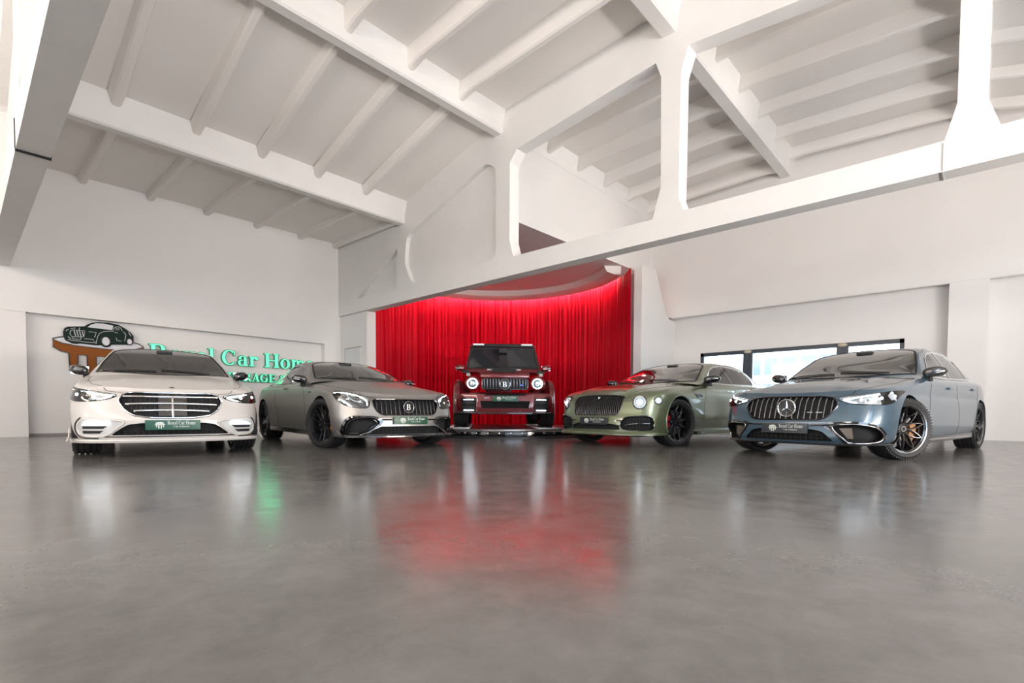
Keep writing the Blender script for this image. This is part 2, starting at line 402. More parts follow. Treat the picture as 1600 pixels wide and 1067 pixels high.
for bi, (x0, x1, z0, z1, b0, b1) in enumerate(bays):
    src = None
    for y in ribs_y:
        if bi in (1, 2, 3) and abs(y-7.3) < .01: continue
        if bi == 0 and y > 7.4: continue
        if bi == 1 and y > 7.4: continue
        hw0, hw1 = (.065, .115) if bi else (.06, .08)
        if src is None:
            ns = 12; v = []; f = []
            for k in range(ns+1):
                t = k/ns; x = x0+(x1-x0)*t; zt = z0+(z1-z0)*t+.01; zb = b0+(b1-b0)*t
                e = min(1, min(t, 1-t)*9); zb = zb-(1-e)**2*(.05 if bi in (2, 3) else 0)
                v += [(x, -hw1, zt), (x, -hw0, zb+.02), (x, -hw0+.03, zb), (x, hw0-.03, zb), (x, hw0, zb+.02), (x, hw1, zt)]
            for k in range(ns):
                f += [(k*6+j, k*6+j+1, k*6+7+j, k*6+6+j) for j in range(5)]
            f += [tuple(range(6)), tuple(range(ns*6, ns*6+6))[::-1]]
            src = link('rib', v, f, ceil_m, ceiling, 30); o = src
        else:
            o = src.copy(); COL.objects.link(o)
        o.location = (0, y, 0)
# small fillet slabs where the bay meets the west beams, kept plain
def beam(x0, x1, zb, zt, ztl, ztr, label):
    mb = MB(); c = .03
    mb.prism([(x0-.10, ztl), (x0, zt-.08), (x0, zb+c), (x0+c, zb), (x1-c, zb), (x1, zb+c), (x1, zt-.08), (x1+.10, ztr)], YS, YN, 1)
    o = mb.build('roof_beam', beam_m); tag(o, label, 'beam', 'concrete purlin beams'); return o
beam(-10.56, -10.33, 5.03, 5.3, 5.25, 5.58, 'white concrete roof beam nearest the sign wall')
beam(-7.30, -7.08, 6.00, 6.28, 6.35, 6.5, 'white concrete roof beam meeting the pierced truss left of its first opening')
beam(-3.74, -3.48, 6.22, 6.5, 6.7, 6.8, 'white concrete roof beam above the post between the two large truss openings')
beam(-.30, -.06, 6.15, 6.4, 6.68, 6.6, 'white concrete roof beam running above the chipped right-hand truss post')
# ---------------------------------------------------------------- trusses
def truss(y0, y1, name, label):
    top = [(-13.5, 3.2), (6.6, 3.18), (6.6, 5.25), (3.2, 5.7), (-.1, 6.62), (-3.6, 6.78), (-7.1, 6.44), (-10.45, 5.5), (-13.5, 5.25)]
    mb = MB(); mb.prism(top, y0, y1, 1); o = mb.build(name, beam_m)
    holes = [[(-6.88, 3.88), (-6.78, 3.55), (-3.84, 3.53), (-3.71, 3.99), (-3.73, 5.65), (-3.82, 5.90), (-6.70, 5.58), (-6.88, 5.38)],
             [(-3.42, 3.76), (-3.34, 3.54), (-.37, 3.52), (-.27, 3.89), (-.27, 5.42), (-.4, 5.66), (-3.30, 5.93), (-3.41, 5.6)],
             [(-.02, 3.84), (.08, 3.53), (2.9, 3.52), (3.0, 3.9), (3.0, 5.0), (2.9, 5.15), (.15, 5.66), (-.02, 5.4)]]
    c = MB()
    for h in holes: c.prism(h, y0-.2, y1+.2, 1)
    shallow = [[(-12.5, 3.56), (-10.68, 3.56), (-10.64, 4.52)], rnd([(-10.05, 3.57), (-10.34, 4.1), (-10.25, 4.72), (-7.55, 5.58), (-7.26, 5.40), (-7.26, 3.62), (-7.5, 3.57)], .12, 2)]
    for h in shallow:
        c.prism(h, y0-.2, y0+.11, 1); c.prism(h, y1-.11, y1+.2, 1)
    cut = c.build('c', beam_m); boolean(o, cut)
    return tag(o, label, 'truss')
truss(7.40, 7.67, 'roof_truss', 'large white concrete roof truss with open bays spanning above the red curtain')
truss(.47, .74, 'roof_truss', 'chipped blue-grey-shaded concrete truss chord cutting across the top left corner')
# chipped edges and the fine joint on the lower chords
mb = MB(); mb.box(-.385, -.375, 7.395, 7.41, 3.2, 3.5); mb.box(-.385, -.375, 7.4, 7.66, 3.178, 3.19)
j1 = mb.build('joint', mat('hairline joint', (.4, .38, .36), .8)); j1['kind'] = 'structure'; j1.name = 'trim_5'

mb = MB(); mb.box(-7.36, -7.345, .465, .745, 3.17, 3.2); mb.box(-7.36, -7.345, .462, .48, 3.2, 3.5); mb.box(-7.36, -7.345, .73, .748, 3.2, 3.5)
j2 = mb.build('trim_6', void); j2['kind'] = 'structure'
# ---------------------------------------------------------------- window in the north wall
wf = mat('anthracite window frame', (.035, .045, .06), .35)
mb = MB(); y0, y1 = yb+.04, yb+.12
mb.box(wx0, wx1, y0, y1, wz1-.09, wz1); mb.box(wx0, wx1, y0, y1, wz0, wz0+.08)
for x in (wx0, wx1-.09): mb.box(x, x+.09, y0, y1, wz0, wz1)
win = struct(mb, 'window_1', wf)
for x in (-4.62, -2.52):
    mb = MB(); mb.box(x, x+.24, y0-.02, y1, wz0, wz1-.02, .01); mb.box(x+.1, x+.14, y0-.035, y0, wz0, wz1-.05); mb.build('mullion', wf, win)
for x0, x1 in ((wx0+.09, -4.62), (-4.38, -2.52), (-2.28, wx1-.09)):
    mb = MB(); mb.box(x0, x1, yb+.075, yb+.083, wz0+.08, wz1-.09); mb.build('pane', lens, win)
mb = MB(); mb.box(wx0-.1, wx1+.1, yb-.05, yb, wz0-.04, wz0); mb.build('sill', wall_m, win)
for x in (-4.5, -2.40):         # foam remnants above the mullions
    mb = MB(); mb.sphere((x, yb+.01, 2.115), .10, .035, .045, nu=12, nv=8); mb.build('foam', mat('mounting foam', (.55, .48, .36), .9, bump=(40, 1)), win, 60)

# ---------------------------------------------------------------- houses outside the window
def house(x0, x1, y0, y1, h, nx, nz, wall, label, w=1.1, hh=1.4, ang=0):
    e = empty('apartment_building', ((x0+x1)/2, (y0+y1)/2, 0), ang, label, 'building')
    hw, hd = (x1-x0)/2, (y1-y0)/2
    mb = MB(); mb.box(-hw, hw, -hd, hd, -6, h); mb.build('wall', wall, e)
    mb = MB(); mb.box(-hw-.2, hw+.2, -hd-.2, hd+.2, h, h+.3); mb.build('roof', wall, e)
    s = None
    for i in range(nx):
        for k in range(nz):
            x = -hw+(i+.5)*2*hw/nx; z = -3+(k+.5)*(h+3)/nz
            if s is None:
                mb = MB(); mb.box(-w/2, w/2, -.05, .05, -hh/2, hh/2); s = mb.build('window', mat('far window', (.12, .15, .2), .2), e); o = s
            else: o = s.copy(); COL.objects.link(o)
            o.location = (x, -hd-.02, z)
    return e
pale = mat('pale render', (.72, .72, .70), .8)
house(-14.5, -4.5, 46, 56, 14, 7, 8, pale, 'pale multi-storey block with a grid of windows outside the right window', ang=-.15)
house(-19.4, -15.4, 42, 48, 4.4, 3, 3, pale, 'low white house outside the window behind the green car', .9, .9)
mb = MB(); mb.box(-60, 60, 14.5, 90, -6.2, -6); g = mb.build('ground', mat('asphalt yard', (.3, .3, .3), .9)); g['kind'] = 'structure'

# ---------------------------------------------------------------- red curtain
def curtain():
    nu, nv = 2400, 14; a0, a1 = math.radians(37), math.radians(212); v = []
    u = np.linspace(0, 1, nu+1); s = u*(a1-a0)*3.6
    g = np.random.default_rng(2); ph = np.zeros(nu+1)
    w = np.interp(s, np.linspace(0, s[-1], 60), g.uniform(.75, 1.35, 60)); ph = np.cumsum(w)*(s[1]-s[0])*2*PI/.15
    am = np.interp(s, np.linspace(0, s[-1], 90), g.uniform(.5, 1.2, 90))
    b1 = np.sin(ph); b2 = .45*np.sin(ph*.5+1.3)+.25*np.sin(ph*2.1+.4)
    for j in range(nv+1):
        t = j/nv; z = .02+4.24*t
        amp = (.055*(1-.45*t))*am; drift = .012*np.sin(s*2.3+t*2.2)
        if t > .9: amp = amp*(1-.25*(t-.9)*10)
        r = 3.56+amp*(b1*(1-.1*t)+b2*(1-t*.4))+drift
        a = a0+(a1-a0)*u+.004*np.sin(ph*.31+t*3)
        v.append(np.stack([CX+r*np.cos(a), CY+r*np.sin(a), np.full(nu+1, z)], 1))
    v = np.concatenate(v); n = nu+1
    f = [(j*n+i, (j+1)*n+i, (j+1)*n+i+1, j*n+i+1) for j in range(nv) for i in range(nu)]
    M = mat('red satin cloth', (.62, .0012, .016), .5, noise=(14, .06), bump=(90, .1), spec=.12)
    o = link('stage_curtain', v, f, M, None, 180); return tag(o, 'tall pleated red curtain curving around the turntable behind the red off-roader', 'curtain')
curtain()

# ---------------------------------------------------------------- turntable
TX, TY, TZ = -8.64, 9.0, .19
tt = empty('turntable', (TX, TY, 0), -.771, 'low round black turntable platform under the red off-roader', 'platform')
mb = MB(); mb.lathe([(0, .15), (2.36, .15), (2.42, .14), (2.44, .12), (2.44, .07), (2.40, .05), (2.40, .03)], 96, 'z'); mb.build('deck', gloss_black, tt, 30)
mb = MB(); mb.lathe([(2.40, .045), (2.50, .04), (2.54, .025), (2.54, 0)], 96, 'z'); mb.build('skirt', black, tt, 30)
mb = MB(); mb.lathe([(0, .172), (2.33, .172), (2.33, .15)], 96, 'z'); mb.build('top_plate', mat('grey aluminium deck', (.33, .31, .31), .3, metal=.8), tt, 30)
s = None
for sy in (-.95, .95):
    for k in range(34):
        x = -2.0+k*.12
        if abs(x) > math.sqrt(2.3**2-1.2**2): continue
        if s is None: mb = MB(); mb.box(-.028, .028, -.24, .24, 0, .018, .004); s = mb.build('grip_bar', satin, tt); o = s
        else: o = s.copy(); COL.objects.link(o)
        o.location = (x, sy, .172)
s = None
for k in range(20):
    a = -.9+k*.095
    if s is None: mb = MB(); mb.lathe([(0, 0), (.02, 0), (.02, .012), (.012, .016), (0, .016)], 12, 'x'); s = mb.build('fastener', satin, tt, 30); o = s
    else: o = s.copy(); COL.objects.link(o)
    o.location = (2.43*math.cos(a), 2.43*math.sin(a), .095); o.rotation_euler = (0, 0, a)
# ---------------------------------------------------------------- serif lettering built from strokes
def glyph(ch):
    """convex quads in cap-height units, and the advance"""
    Q = []; T, H_, sf, sw = .20, .06, .055, .09
    def rect(x0, y0, x1, y1): Q.append([(x0, y0), (x1, y0), (x1, y1), (x0, y1)])
    def stem(x, y0, y1, w=T, t=True, b=True, tl=sw, tr=sw):
        rect(x, y0, x+w, y1)
        if b: rect(x-sw, y0, x+w+sw, y0+sf)
        if t: rect(x-tl, y1-sf, x+w+tr, y1)
    def arc(cx, cy, rx, ry, wt, wh, a0, a1, n=18):
        p = []
        for k in range(n+1):
            a = math.radians(a0+(a1-a0)*k/n); c, s = math.cos(a), math.sin(a)
            p.append(((cx+rx*c, cy+ry*s), (cx+(rx-wt)*c, cy+(ry-wh)*s)))
        for k in range(n): Q.append([p[k][0], p[k+1][0], p[k+1][1], p[k][1]])
    def diag(x0, y0, x1, y1, w): Q.append([(x0, y0), (x0+w, y0), (x1+w, y1), (x1, y1)])
    def dot(cx, cy, r): Q.append([(cx+r*math.cos(k*PI/5), cy+r*math.sin(k*PI/5)) for k in range(10)])
    x = .70
    if ch == 'C': arc(.46, .5, .45, .52, T, H_, 48, 312, 30); rect(.74, .66, .79, .97); diag(.70, .16, .76, .24, .06); return Q, .92
    if ch == 'G': arc(.46, .5, .45, .52, T, H_, 48, 318, 30); rect(.74, .68, .79, .97); rect(.66, .04, .84, .40); rect(.56, .40, .94, .46); return Q, 1.0
    if ch == 'O': arc(.47, .5, .46, .52, T, H_, 0, 360, 36); return Q, .98
    if ch == 'H': stem(.09, 0, 1); stem(.70, 0, 1); rect(.29, .47, .70, .54); return Q, 1.04
    if ch == 'R': stem(.09, 0, 1, tr=0); rect(.29, .94, .5, 1); rect(.29, .46, .5, .52); arc(.5, .73, .29, .27, T, H_, -90, 90); diag(.66, 0, .38, .48, .21); rect(.68, 0, .95, sf); return Q, .94
    if ch == 'A': diag(.08, 0, .42, 1, .07); diag(.58, 0, .34, 1, .22); rect(.2, .30, .68, .36); rect(-.02, 0, .24, sf); rect(.48, 0, .90, sf); return Q, .9
    if ch == 'T': stem(.32, 0, 1, t=False); rect(.02, .93, .82, 1); rect(.02, .74, .07, 1); rect(.77, .74, .82, 1); return Q, .86
    if ch == 'E': stem(.09, 0, 1, tr=0); rect(.29, .94, .74, 1); rect(.29, 0, .78, .06); rect(.29, .47, .55, .53); rect(.69, .76, .74, 1); rect(.73, 0, .78, .26); rect(.52, .37, .56, .63); return Q, .86
    if ch == 'S': arc(.36, .74, .30, .27, T, H_, 30, 250, 20); arc(.36, .26, .32, .27, T, H_, -150, 80, 20); rect(.58, .72, .63, .97); rect(.03, .03, .08, .30); return Q, .74
    if ch == '&': arc(.36, .76, .22, .24, .12, .06, 0, 360, 20); arc(.34, .27, .32, .28, .17, .07, 60, 350, 24); diag(.62, 0, .26, .62, .2); diag(.56, .2, .78, .5, .06); rect(.66, .48, .9, .53); rect(.62, 0, .9, .05); return Q, .95
    if ch == 'B': stem(.09, 0, 1, tr=0); rect(.29, .94, .48, 1); rect(.29, .48, .48, .54); rect(.29, 0, .48, .06); arc(.48, .76, .26, .24, T, H_, -90, 90); arc(.5, .27, .30, .27, T, H_, -90, 90); return Q, .88
    if ch == 'o': arc(.34, .34, .33, .36, .17, .055, 0, 360, 30); return Q, .72
    if ch == 'e': arc(.33, .34, .32, .36, .17, .055, 8, 320, 28); rect(.14, .33, .63, .39); return Q, .68
    if ch == 'a': stem(.40, 0, .5, .17, t=False, b=False); rect(.5, 0, .66, .06); arc(.33, .48, .24, .22, .15, .055, 0, 160, 16); dot(.15, .50, .08); arc(.26, .19, .23, .21, .15, .05, 60, 320, 18); return Q, .70
    if ch == 'r': stem(.10, 0, .68, .17, tr=0); arc(.42, .42, .22, .27, .12, .12, 40, 150, 12); dot(.50, .56, .10); return Q, .62
    if ch == 'l': stem(.10, 0, 1.02, .17, tr=0); return Q, .38
    if ch == 'm':
        stem(.10, 0, .68, .17, tr=0)
        for x0 in (.27, .61): arc(x0+.13, .42, .21, .27, .17, .06, 0, 150, 12); stem(x0+.17, 0, .42, .17, t=False)
        return Q, 1.06
    if ch == 'y': diag(.26, 0, .06, .68, .18); diag(.28, -.05, .52, .68, .06); rect(-.02, .63, .32, .68); rect(.40, .63, .66, .68); arc(.20, -.10, .16, .14, .08, .06, 200, 330, 10); dot(.09, -.14, .07); return Q, .66
    return Q, .34
def text_polys(s, h, track=.02):
    out = []; x = 0
    for ch in s:
        q, a = glyph(ch)
        out.append((ch, x, [[((px+x)*h, py*h) for px, py in p] for p in q])); x += a+track
    return out, x*h
# ---------------------------------------------------------------- sign on the west wall
SX = XW-.19
mint = mat('mint illuminated face', (.05, .5, .3), .4, emit=(.17, .92, .50), es=1.1); mint_side = mat('deep green letter side', (.01, .10, .055), .4, emit=(.01, .16, .09), es=.6)
sign = empty('wall_sign', (SX, 4.9, 1.2), 0, 'illuminated mint green two-line lettering mounted in the recess of the left wall', 'sign', None)
def letters(s, y0, y1, zb, h, lab):
    out, wdt = text_polys(s, 1, .03); k = (y1-y0)/wdt
    for ch, x, pol in out:
        if not pol: continue
        mb = MB()
        for p in pol:
            q = [(y0+a*k-4.9, zb+b*h-1.2) for a, b in p]
            ar = sum(q[i-1][0]*q[i][1]-q[i][0]*q[i-1][1] for i in range(len(q)))
            if ar < 0: q = q[::-1]
            mb.mi = 0; n = len(q); xf = .085
            mb.add([(xf, a, b) for a, b in q], [tuple(range(n))])
            mb.mi = 1
            cx = sum(a for a, _ in q)/n; cz = sum(b for _, b in q)/n
            g = [(a+math.copysign(.010, a-cx), b+math.copysign(.010, b-cz)) for a, b in q]
            mb.add([(.02, a, b) for a, b in g]+[(xf-.003, a, b) for a, b in g], [tuple(range(n, 2*n)), tuple(range(n))[::-1]]+[(i, (i+1) % n, n+(i+1) % n, n+i) for i in range(n)])
        mb.build('letter', [mint, mint_side], sign)
letters('Royal Car Home', 2.93, 6.75, 1.645, .352, '')
letters('CAR STORAGE &', 3.62, 5.98, 1.262, .195, '')
# emblem: roadster silhouette on a table with pillars
emb = empty('wall_emblem', (SX, 2.1, 1.3), 0, 'green classic car silhouette emblem on a brown pillared base on the wall', 'sign')
def flat(name, pts, x0, x1, m_, outline=None):
    P = [(y-2.1, z-1.3) for y, z in pts]; V = [Vector(p) for p in P]
    r = delaunay_2d_cdt(V, [], [list(range(len(V)))], 1, 1e-6); v2, F = r[0], r[2]; n = len(v2)
    v = [(x1, a, b) for a, b in v2]+[(x0, a, b) for a, b in v2]
    ec = {(f[i], f[(i+1) % len(f)]) for f in F for i in range(len(f))}
    bd = [e for e in ec if (e[1], e[0]) not in ec]
    o = link(name, v, [tuple(f) for f in F]+[tuple(q+n for q in f[::-1]) for f in F]+[(e[1], e[0], e[0]+n, e[1]+n) for e in bd], m_, emb)
    return o
def strokes(name, lines, x, r, m_):
    mb = MB()
    for L_ in lines:
        c = len(L_) > 2 and L_[0] == L_[-1]
        P = [(x, y-2.1, z-1.3) for y, z in L_]
        mb.tube(P[:-1] if c else P, r, 6, c)
    return mb.build(name, m_, emb, 60)
brown = [(1.335,1.924),(1.469,1.863),(1.678,1.829),(1.949,1.814),(2.219,1.803),(2.464,1.812),(2.693,1.855),(2.83,1.904),(2.82,1.80),(2.765,1.735),(2.65,1.68),(2.59,1.66),(2.585,1.275),(2.46,1.25),(2.455,1.652),(2.30,1.65),(2.295,1.25),(2.165,1.25),(2.16,1.645),(2.005,1.64),(2.0,1.25),(1.86,1.26),(1.858,1.651),(1.712,1.652),(1.706,1.30),(1.584,1.33),(1.57,1.675),(1.445,1.705),(1.339,1.776)]
plate = [(1.327,1.937),(1.42,1.974),(1.513,1.998),(1.736,2.05),(2.177,2.057),(2.622,1.99),(2.744,1.971),(2.83,1.911),(2.693,1.86),(2.464,1.815),(2.219,1.806),(1.949,1.817),(1.678,1.832),(1.469,1.866)]
carp = [(1.497,1.996),(1.496,2.091),(1.516,2.155),(1.558,2.188),(1.825,2.228),(1.891,2.285),(1.958,2.322),(2.07,2.346),(2.24,2.351),(2.39,2.327),(2.483,2.273),(2.589,2.191),(2.637,2.123),(2.635,1.997),(2.616,1.958),(2.573,1.932),(2.531,1.942),(2.255,1.915),(2.231,1.877),(2.174,1.849),(2.117,1.865),(2.095,1.892),(2.016,1.877),(1.732,1.89),(1.689,1.872),(1.626,1.879),(1.532,1.925)]
dg_ = mat('dark green enamel', (.010, .024, .018), .6, spec=.15); wh_ = mat('white enamel', (.62, .62, .64), .4); br_ = mat('bronze brown enamel', (.24, .07, .008), .6, spec=.2)
bl_ = mat('black edge enamel', (.012, .01, .01), .4)
flat('base', brown, .015, .055, br_); flat('table_top', plate, .015, .05, wh_); flat('silhouette', [tuple(p) for p in cr(carp, 3, True)], .05, .085, dg_)
strokes('base_outline', [brown+[brown[0]]], .05, .012, bl_); strokes('table_outline', [plate[:8]], .05, .012, bl_); strokes('silhouette_outline', [carp+[carp[0]]], .075, .011, bl_)
wind = [(1.868,2.226),(1.924,2.282),(2.002,2.32),(2.137,2.331),(2.297,2.308),(2.278,2.219),(2.226,2.213)]
flat('windscreen', wind, .08, .092, wh_)
gr = [(1.592,2.048),(1.599,2.117),(1.631,2.142),(1.823,2.144),(1.81,2.031),(1.778,2.013),(1.628,2.004)]
L_ = [gr+[gr[0]], [(1.889,2.135),(2.01,2.131),(1.98,2.028)], [(2.0,1.896),(2.031,2.055),(2.066,2.123),(2.134,2.167),(2.306,2.198)], [(1.81,1.982),(1.952,1.983),(1.995,1.917),(1.841,1.915),(1.553,1.934)],
      [(2.339,2.061),(2.349,2.004),(2.431,1.995)], [(2.485,2.004),(2.511,2.138),(2.47,2.199)], [(2.295,2.229),(2.319,2.275),(2.378,2.3),(2.424,2.273),(2.447,2.211)], [(2.33,2.225),(2.345,2.26),(2.385,2.268),(2.40,2.235),(2.33,2.225)],
      [(2.31,2.17),(2.37,2.168)], [(1.56,2.0),(1.60,1.955)], [(1.53,2.10),(1.545,2.135),(1.575,2.14)], [(1.62,2.0),(1.625,1.965),(1.76,1.955),(1.765,2.01)], [(1.60,2.165),(1.68,2.185)], [(1.735,2.15),(1.745,2.2)], [(2.555,2.2),(2.6,2.12)]]
strokes('line_work', L_, .088, .006, wh_)
strokes('grille_bars', [[(1.655+i*.042, 2.13), (1.68+i*.042, 2.02)] for i in range(4)], .088, .009, wh_)
for cy_, cz_, r_ in ((2.165, 1.965, .105), (2.571, 1.998, .068)):
    mb = MB(); P = [(cy_-2.1+r_*.75*math.cos(t*PI/12)*(.8), cz_-1.3+r_*math.sin(t*PI/12)*.85) for t in range(24)]
    mb.prism(P, .085, .093, 0); w_ = mb.build('wheel_disc', wh_, emb)
    mb = MB(); mb.tube([(.09, cy_-2.1+r_*.85*math.cos(t*PI/12)*.85, cz_-1.3+r_*math.sin(t*PI/12)) for t in range(24)], .009, 6, True); mb.build('wheel_ring', bl_, w_)
# ---------------------------------------------------------------- cars: shells lofted in car coordinates (x forward from the front axle, y left, z up)
def body_shell(c, name, paint, parent):
    half = cr(c['plan'], 24); seg = np.r_[0, np.cumsum(np.linalg.norm(np.diff(half, axis=0), axis=1))]; Lt = seg[-1]
    d1 = np.arange(0, 1.75, .026); d2 = np.arange(1.75, Lt-1.3, .07); d3 = np.linspace(Lt-1.3, Lt, 22)
    s = np.r_[d1, d2, d3]; hx, hy = np.interp(s, seg, half[:, 0]), np.interp(s, seg, half[:, 1]); hy[0] = hy[-1] = 0
    X = np.r_[hx, hx[-2:0:-1]]; Y = np.r_[hy, -hy[-2:0:-1]]; n = len(X)
    tx, ty = np.roll(X, -1)-np.roll(X, 1), np.roll(Y, -1)-np.roll(Y, 1); ln = np.hypot(tx, ty); nx, ny = ty/ln, -tx/ln
    zs, zc, ef, es_, er = table(c['zs']), table(c['zc']), table(c['front']), table(c['side']), table(c['rear'])
    zb = table(c['zb'])(X); top = zs(X)
    wf, wr = np.clip(nx, 0, 1)**1.5, np.clip(-nx, 0, 1)**1.5; ws = 1-wf-wr
    crz = table(c.get('corner', [(-1, 0), (1, 0)]))
    V = []; nl = 46
    for j in range(nl+1):
        t = j/nl; t = 1-(1-t)**1.35; z = zb+(top-zb)*t
        ins = wf*ef(z)+ws*es_(z)+wr*er(z)
        k = np.clip(1-(top-z)/.07, 0, 1); ins = ins+c.get('edge', .045)*k**2.2
        if 'bulge' in c:
            for bx, bz, bw, bh, amt in c['bulge']: ins = ins-amt*np.exp(-((X-bx)/bw)**2-((z-bz)/bh)**2)*ws
        V.append(np.stack([X-nx*ins, Y-ny*ins, z], 1))
    xt, yt = V[-1][:, 0], V[-1][:, 1]; nc = 22
    xa, xb = c.get('spine', (xt.max()-.35, xt.min()+.3)); sx = np.clip(xt*.93-.05, xb, xa)
    ridge = c.get('ridge')
    for j in range(1, nc+1):
        q = j/nc; x = xt+(sx-xt)*q; y = yt*(1-q); z0 = zs(x); z1 = zc(x); g = 1-(1-q)**2.4
        z = z0+(z1-z0)*g
        if ridge: z = z+ridge(x, y)
        V.append(np.stack([x, y, z], 1))
    V = np.concatenate(V); F = []
    R = nl+nc
    for j in range(R):
        for i in range(n):
            k = (i+1) % n; F.append((j*n+i, (j+1)*n+i, (j+1)*n+k, j*n+k))
    m0 = len(s)-1
    F.append(tuple(range(n)))
    # orientation fixed by recalc in clean(); close the spine with a strip
    b = R*n
    for i in range(1, m0-1+1):
        a, d = i, n-i
        a2, d2 = i+1, n-i-1
        if a2 >= m0: F.append((b+a, b+d, b+m0)); break
        F.append((b+a, b+d, b+d2, b+a2))
    F.append((b, b+n-1, b+1))
    return link(name, V, F, [paint, void], parent)
def cabin_shell(c, paint, parent):
    xs = np.linspace(c['cab'][0], c['cab'][1], 190); T = {k: table(c[k])(xs) for k in ('zrc', 'ye', 'ze', 'yb')}
    zb = c['cab_z']; na, nb = 26, 22; V = []
    for i, x in enumerate(xs):
        ye, ze, zr, yb = T['ye'][i], T['ze'][i], T['zrc'][i], T['yb'][i]; row = []
        ze = max(ze, zb+.01); zr = max(zr, ze+.004)
        for k in range(na):
            t = k/na; row.append((x, yb+(ye-yb)*t+.022*math.sin(PI*t), zb+(ze-zb)*t))
        r = c.get('cant', .06)
        for k in range(nb+1):
            t = k/nb; y = ye*(1-t)**1.0; q = y/ye
            row.append((x, y+0, ze+(zr-ze)*(1-q**2.6)**.8 if q < 1 else ze))
        V += row+[(x, -p[1], p[2]) for p in row[-2::-1]]
    m_ = (na+nb+1)*2-1; F = []
    for i in range(len(xs)-1):
        for k in range(m_-1): F.append((i*m_+k, (i+1)*m_+k, (i+1)*m_+k+1, i*m_+k+1))
    F += [tuple(range(m_))[::-1], tuple(range((len(xs)-1)*m_, len(xs)*m_))]
    # first cabin cap faces are thin and hidden in the body
    full = link('cab', V, F, paint); P = Proj(full); return full, P, V, F, m_
def drop_faces(o, tests):
    """open the shell where a pane will sit; tests = (polygon, (axis a, axis b), condition)"""
    b = bmesh.new(); b.from_mesh(o.data); kill = []
    for f in b.faces:
        if len(f.verts) > 4: kill.append(f); continue
        cc = f.calc_center_median()
        for poly, ax, cond in tests:
            if cond(cc, f.normal) and inside(poly, cc[ax[0]], cc[ax[1]]): kill.append(f); break
    bmesh.ops.delete(b, geom=kill, context='FACES'); b.to_mesh(o.data); b.free()
def wheel(c, parent, x, side, steer, front):
    R, w, rr = c['tyre']; st = c['wheel']
    o = None
    hub_y = st.get('y', .045)
    rim_m, face_m = st['rim'], st['face']
    M = Matrix.Translation((x, side*c['track']/2, R)) @ Matrix.Rotation(math.radians(steer)+(0 if side > 0 else PI), 4, 'Z')
    h = w/2
    mb = MB(); ed = h-.012
    mb.lathe([(rr-.02, ed-.02), (rr+.012, ed-.004), (rr+.014, ed-.018), (rr-.004, ed-.026), (rr-.022, ed-.07), (rr-.03, 0), (rr-.02, -ed), (rr+.01, -ed)], 64, 'y')
    o = mb.build('wheel', rim_m, parent, 40); o.matrix_world = M; o.matrix_parent_inverse = Matrix(); o.matrix_local = M
    # tyre with grooves
    pr = [(rr, h-.030), (rr+.006, h-.012), (rr+.022, h-.002), ((rr+R)/2+.005, h+.006), (R-.026, h-.002), (R-.010, h-.014), (R-.002, h-.03)]
    gx = [-.30, -.10, .10, .30]; tread = []
    for g in gx[::-1]:
        g *= w; tread += [(R, g+.011), (R-.009, g+.007), (R-.009, g-.007), (R, g-.011)]
    pr = pr+tread+[(R-.002, -h+.03), (R-.012, -h+.012), ((rr+R)/2, -h), (rr, -h+.03)]
    mb = MB(); mb.lathe(pr, 72, 'y'); t = mb.build('tyre', rubber, o, 30)
    # shoulder blocks
    mb = MB()
    for k in range(64):
        a = 2*PI*k/64
        for sg in (1, -1):
            q = MB(); q.box(-.006, .006, sg*(h-.028), sg*(h-.006), R-.03, R-.001)
            q.xf(Matrix.Rotation(a, 4, 'Y')); mb.add(q.v, q.f)
    ss = mb.build('tread_blocks', rubber, o); ss['kind'] = 'stuff'
    # disc and caliper
    mb = MB(); mb.lathe([(.07, .02), (.195, .02), (.195, -.012), (.07, -.012)], 48, 'y', close=True); mb.build('brake_disc', steel, o, 30)
    if st.get('caliper'):
        mb = MB(); a0_ = st.get('cal_a', 200 if side > 0 else -20); v = []; n_ = 12
        aa = [math.radians(a0_-34+68*k/n_) for k in range(n_+1)]
        for a in aa:
            for r_, y_ in ((.125, .050), (.205, .050), (.222, .035), (.222, -.03), (.125, -.03)): v.append((r_*math.cos(a), y_, r_*math.sin(a)))
        f = [(k*5+j, k*5+(j+1) % 5, k*5+5+(j+1) % 5, k*5+5+j) for k in range(n_) for j in range(5)]+[tuple(range(5)), tuple(range(n_*5, n_*5+5))[::-1]]
        mb.add(v, f); mb.build('brake_caliper', st['caliper'], o, 30)
    # spokes
    yo, yi = h-.032, h-.032-st.get('dish', .03)
    def spoke(a_in, a_out, r0, r1, w0, w1, mm, nm='spoke', dy=0):
        mb = MB(); v = []; n_ = 6
        for k in range(n_+1):
            t = k/n_; a = a_in+(a_out-a_in)*t; r_ = r0+(r1-r0)*t; ww = (w0+(w1-w0)*t)/2
            y1 = yi+(yo-yi)*t**1.6+dy; y0_ = y1-.030
            er_ = Vector((math.cos(a), 0, math.sin(a))); et = Vector((-math.sin(a), 0, math.cos(a)))
            for sx_, yy in ((-1, y0_), (-.75, y1-.004), (-.35, y1), (.35, y1), (.75, y1-.004), (1, y0_)):
                p = er_*r_+et*(ww*sx_); v.append((p.x, yy, p.z))
        f = [(k*6+j, k*6+j+1, k*6+7+j, k*6+6+j) for k in range(n_) for j in range(5)]+[tuple(range(6))[::-1], tuple(range(n_*6, n_*6+6))]
        mb.add(v, f); return mb.build(nm, mm, o, 35)
    rin = .05; kind = st['kind']; N = st['n']
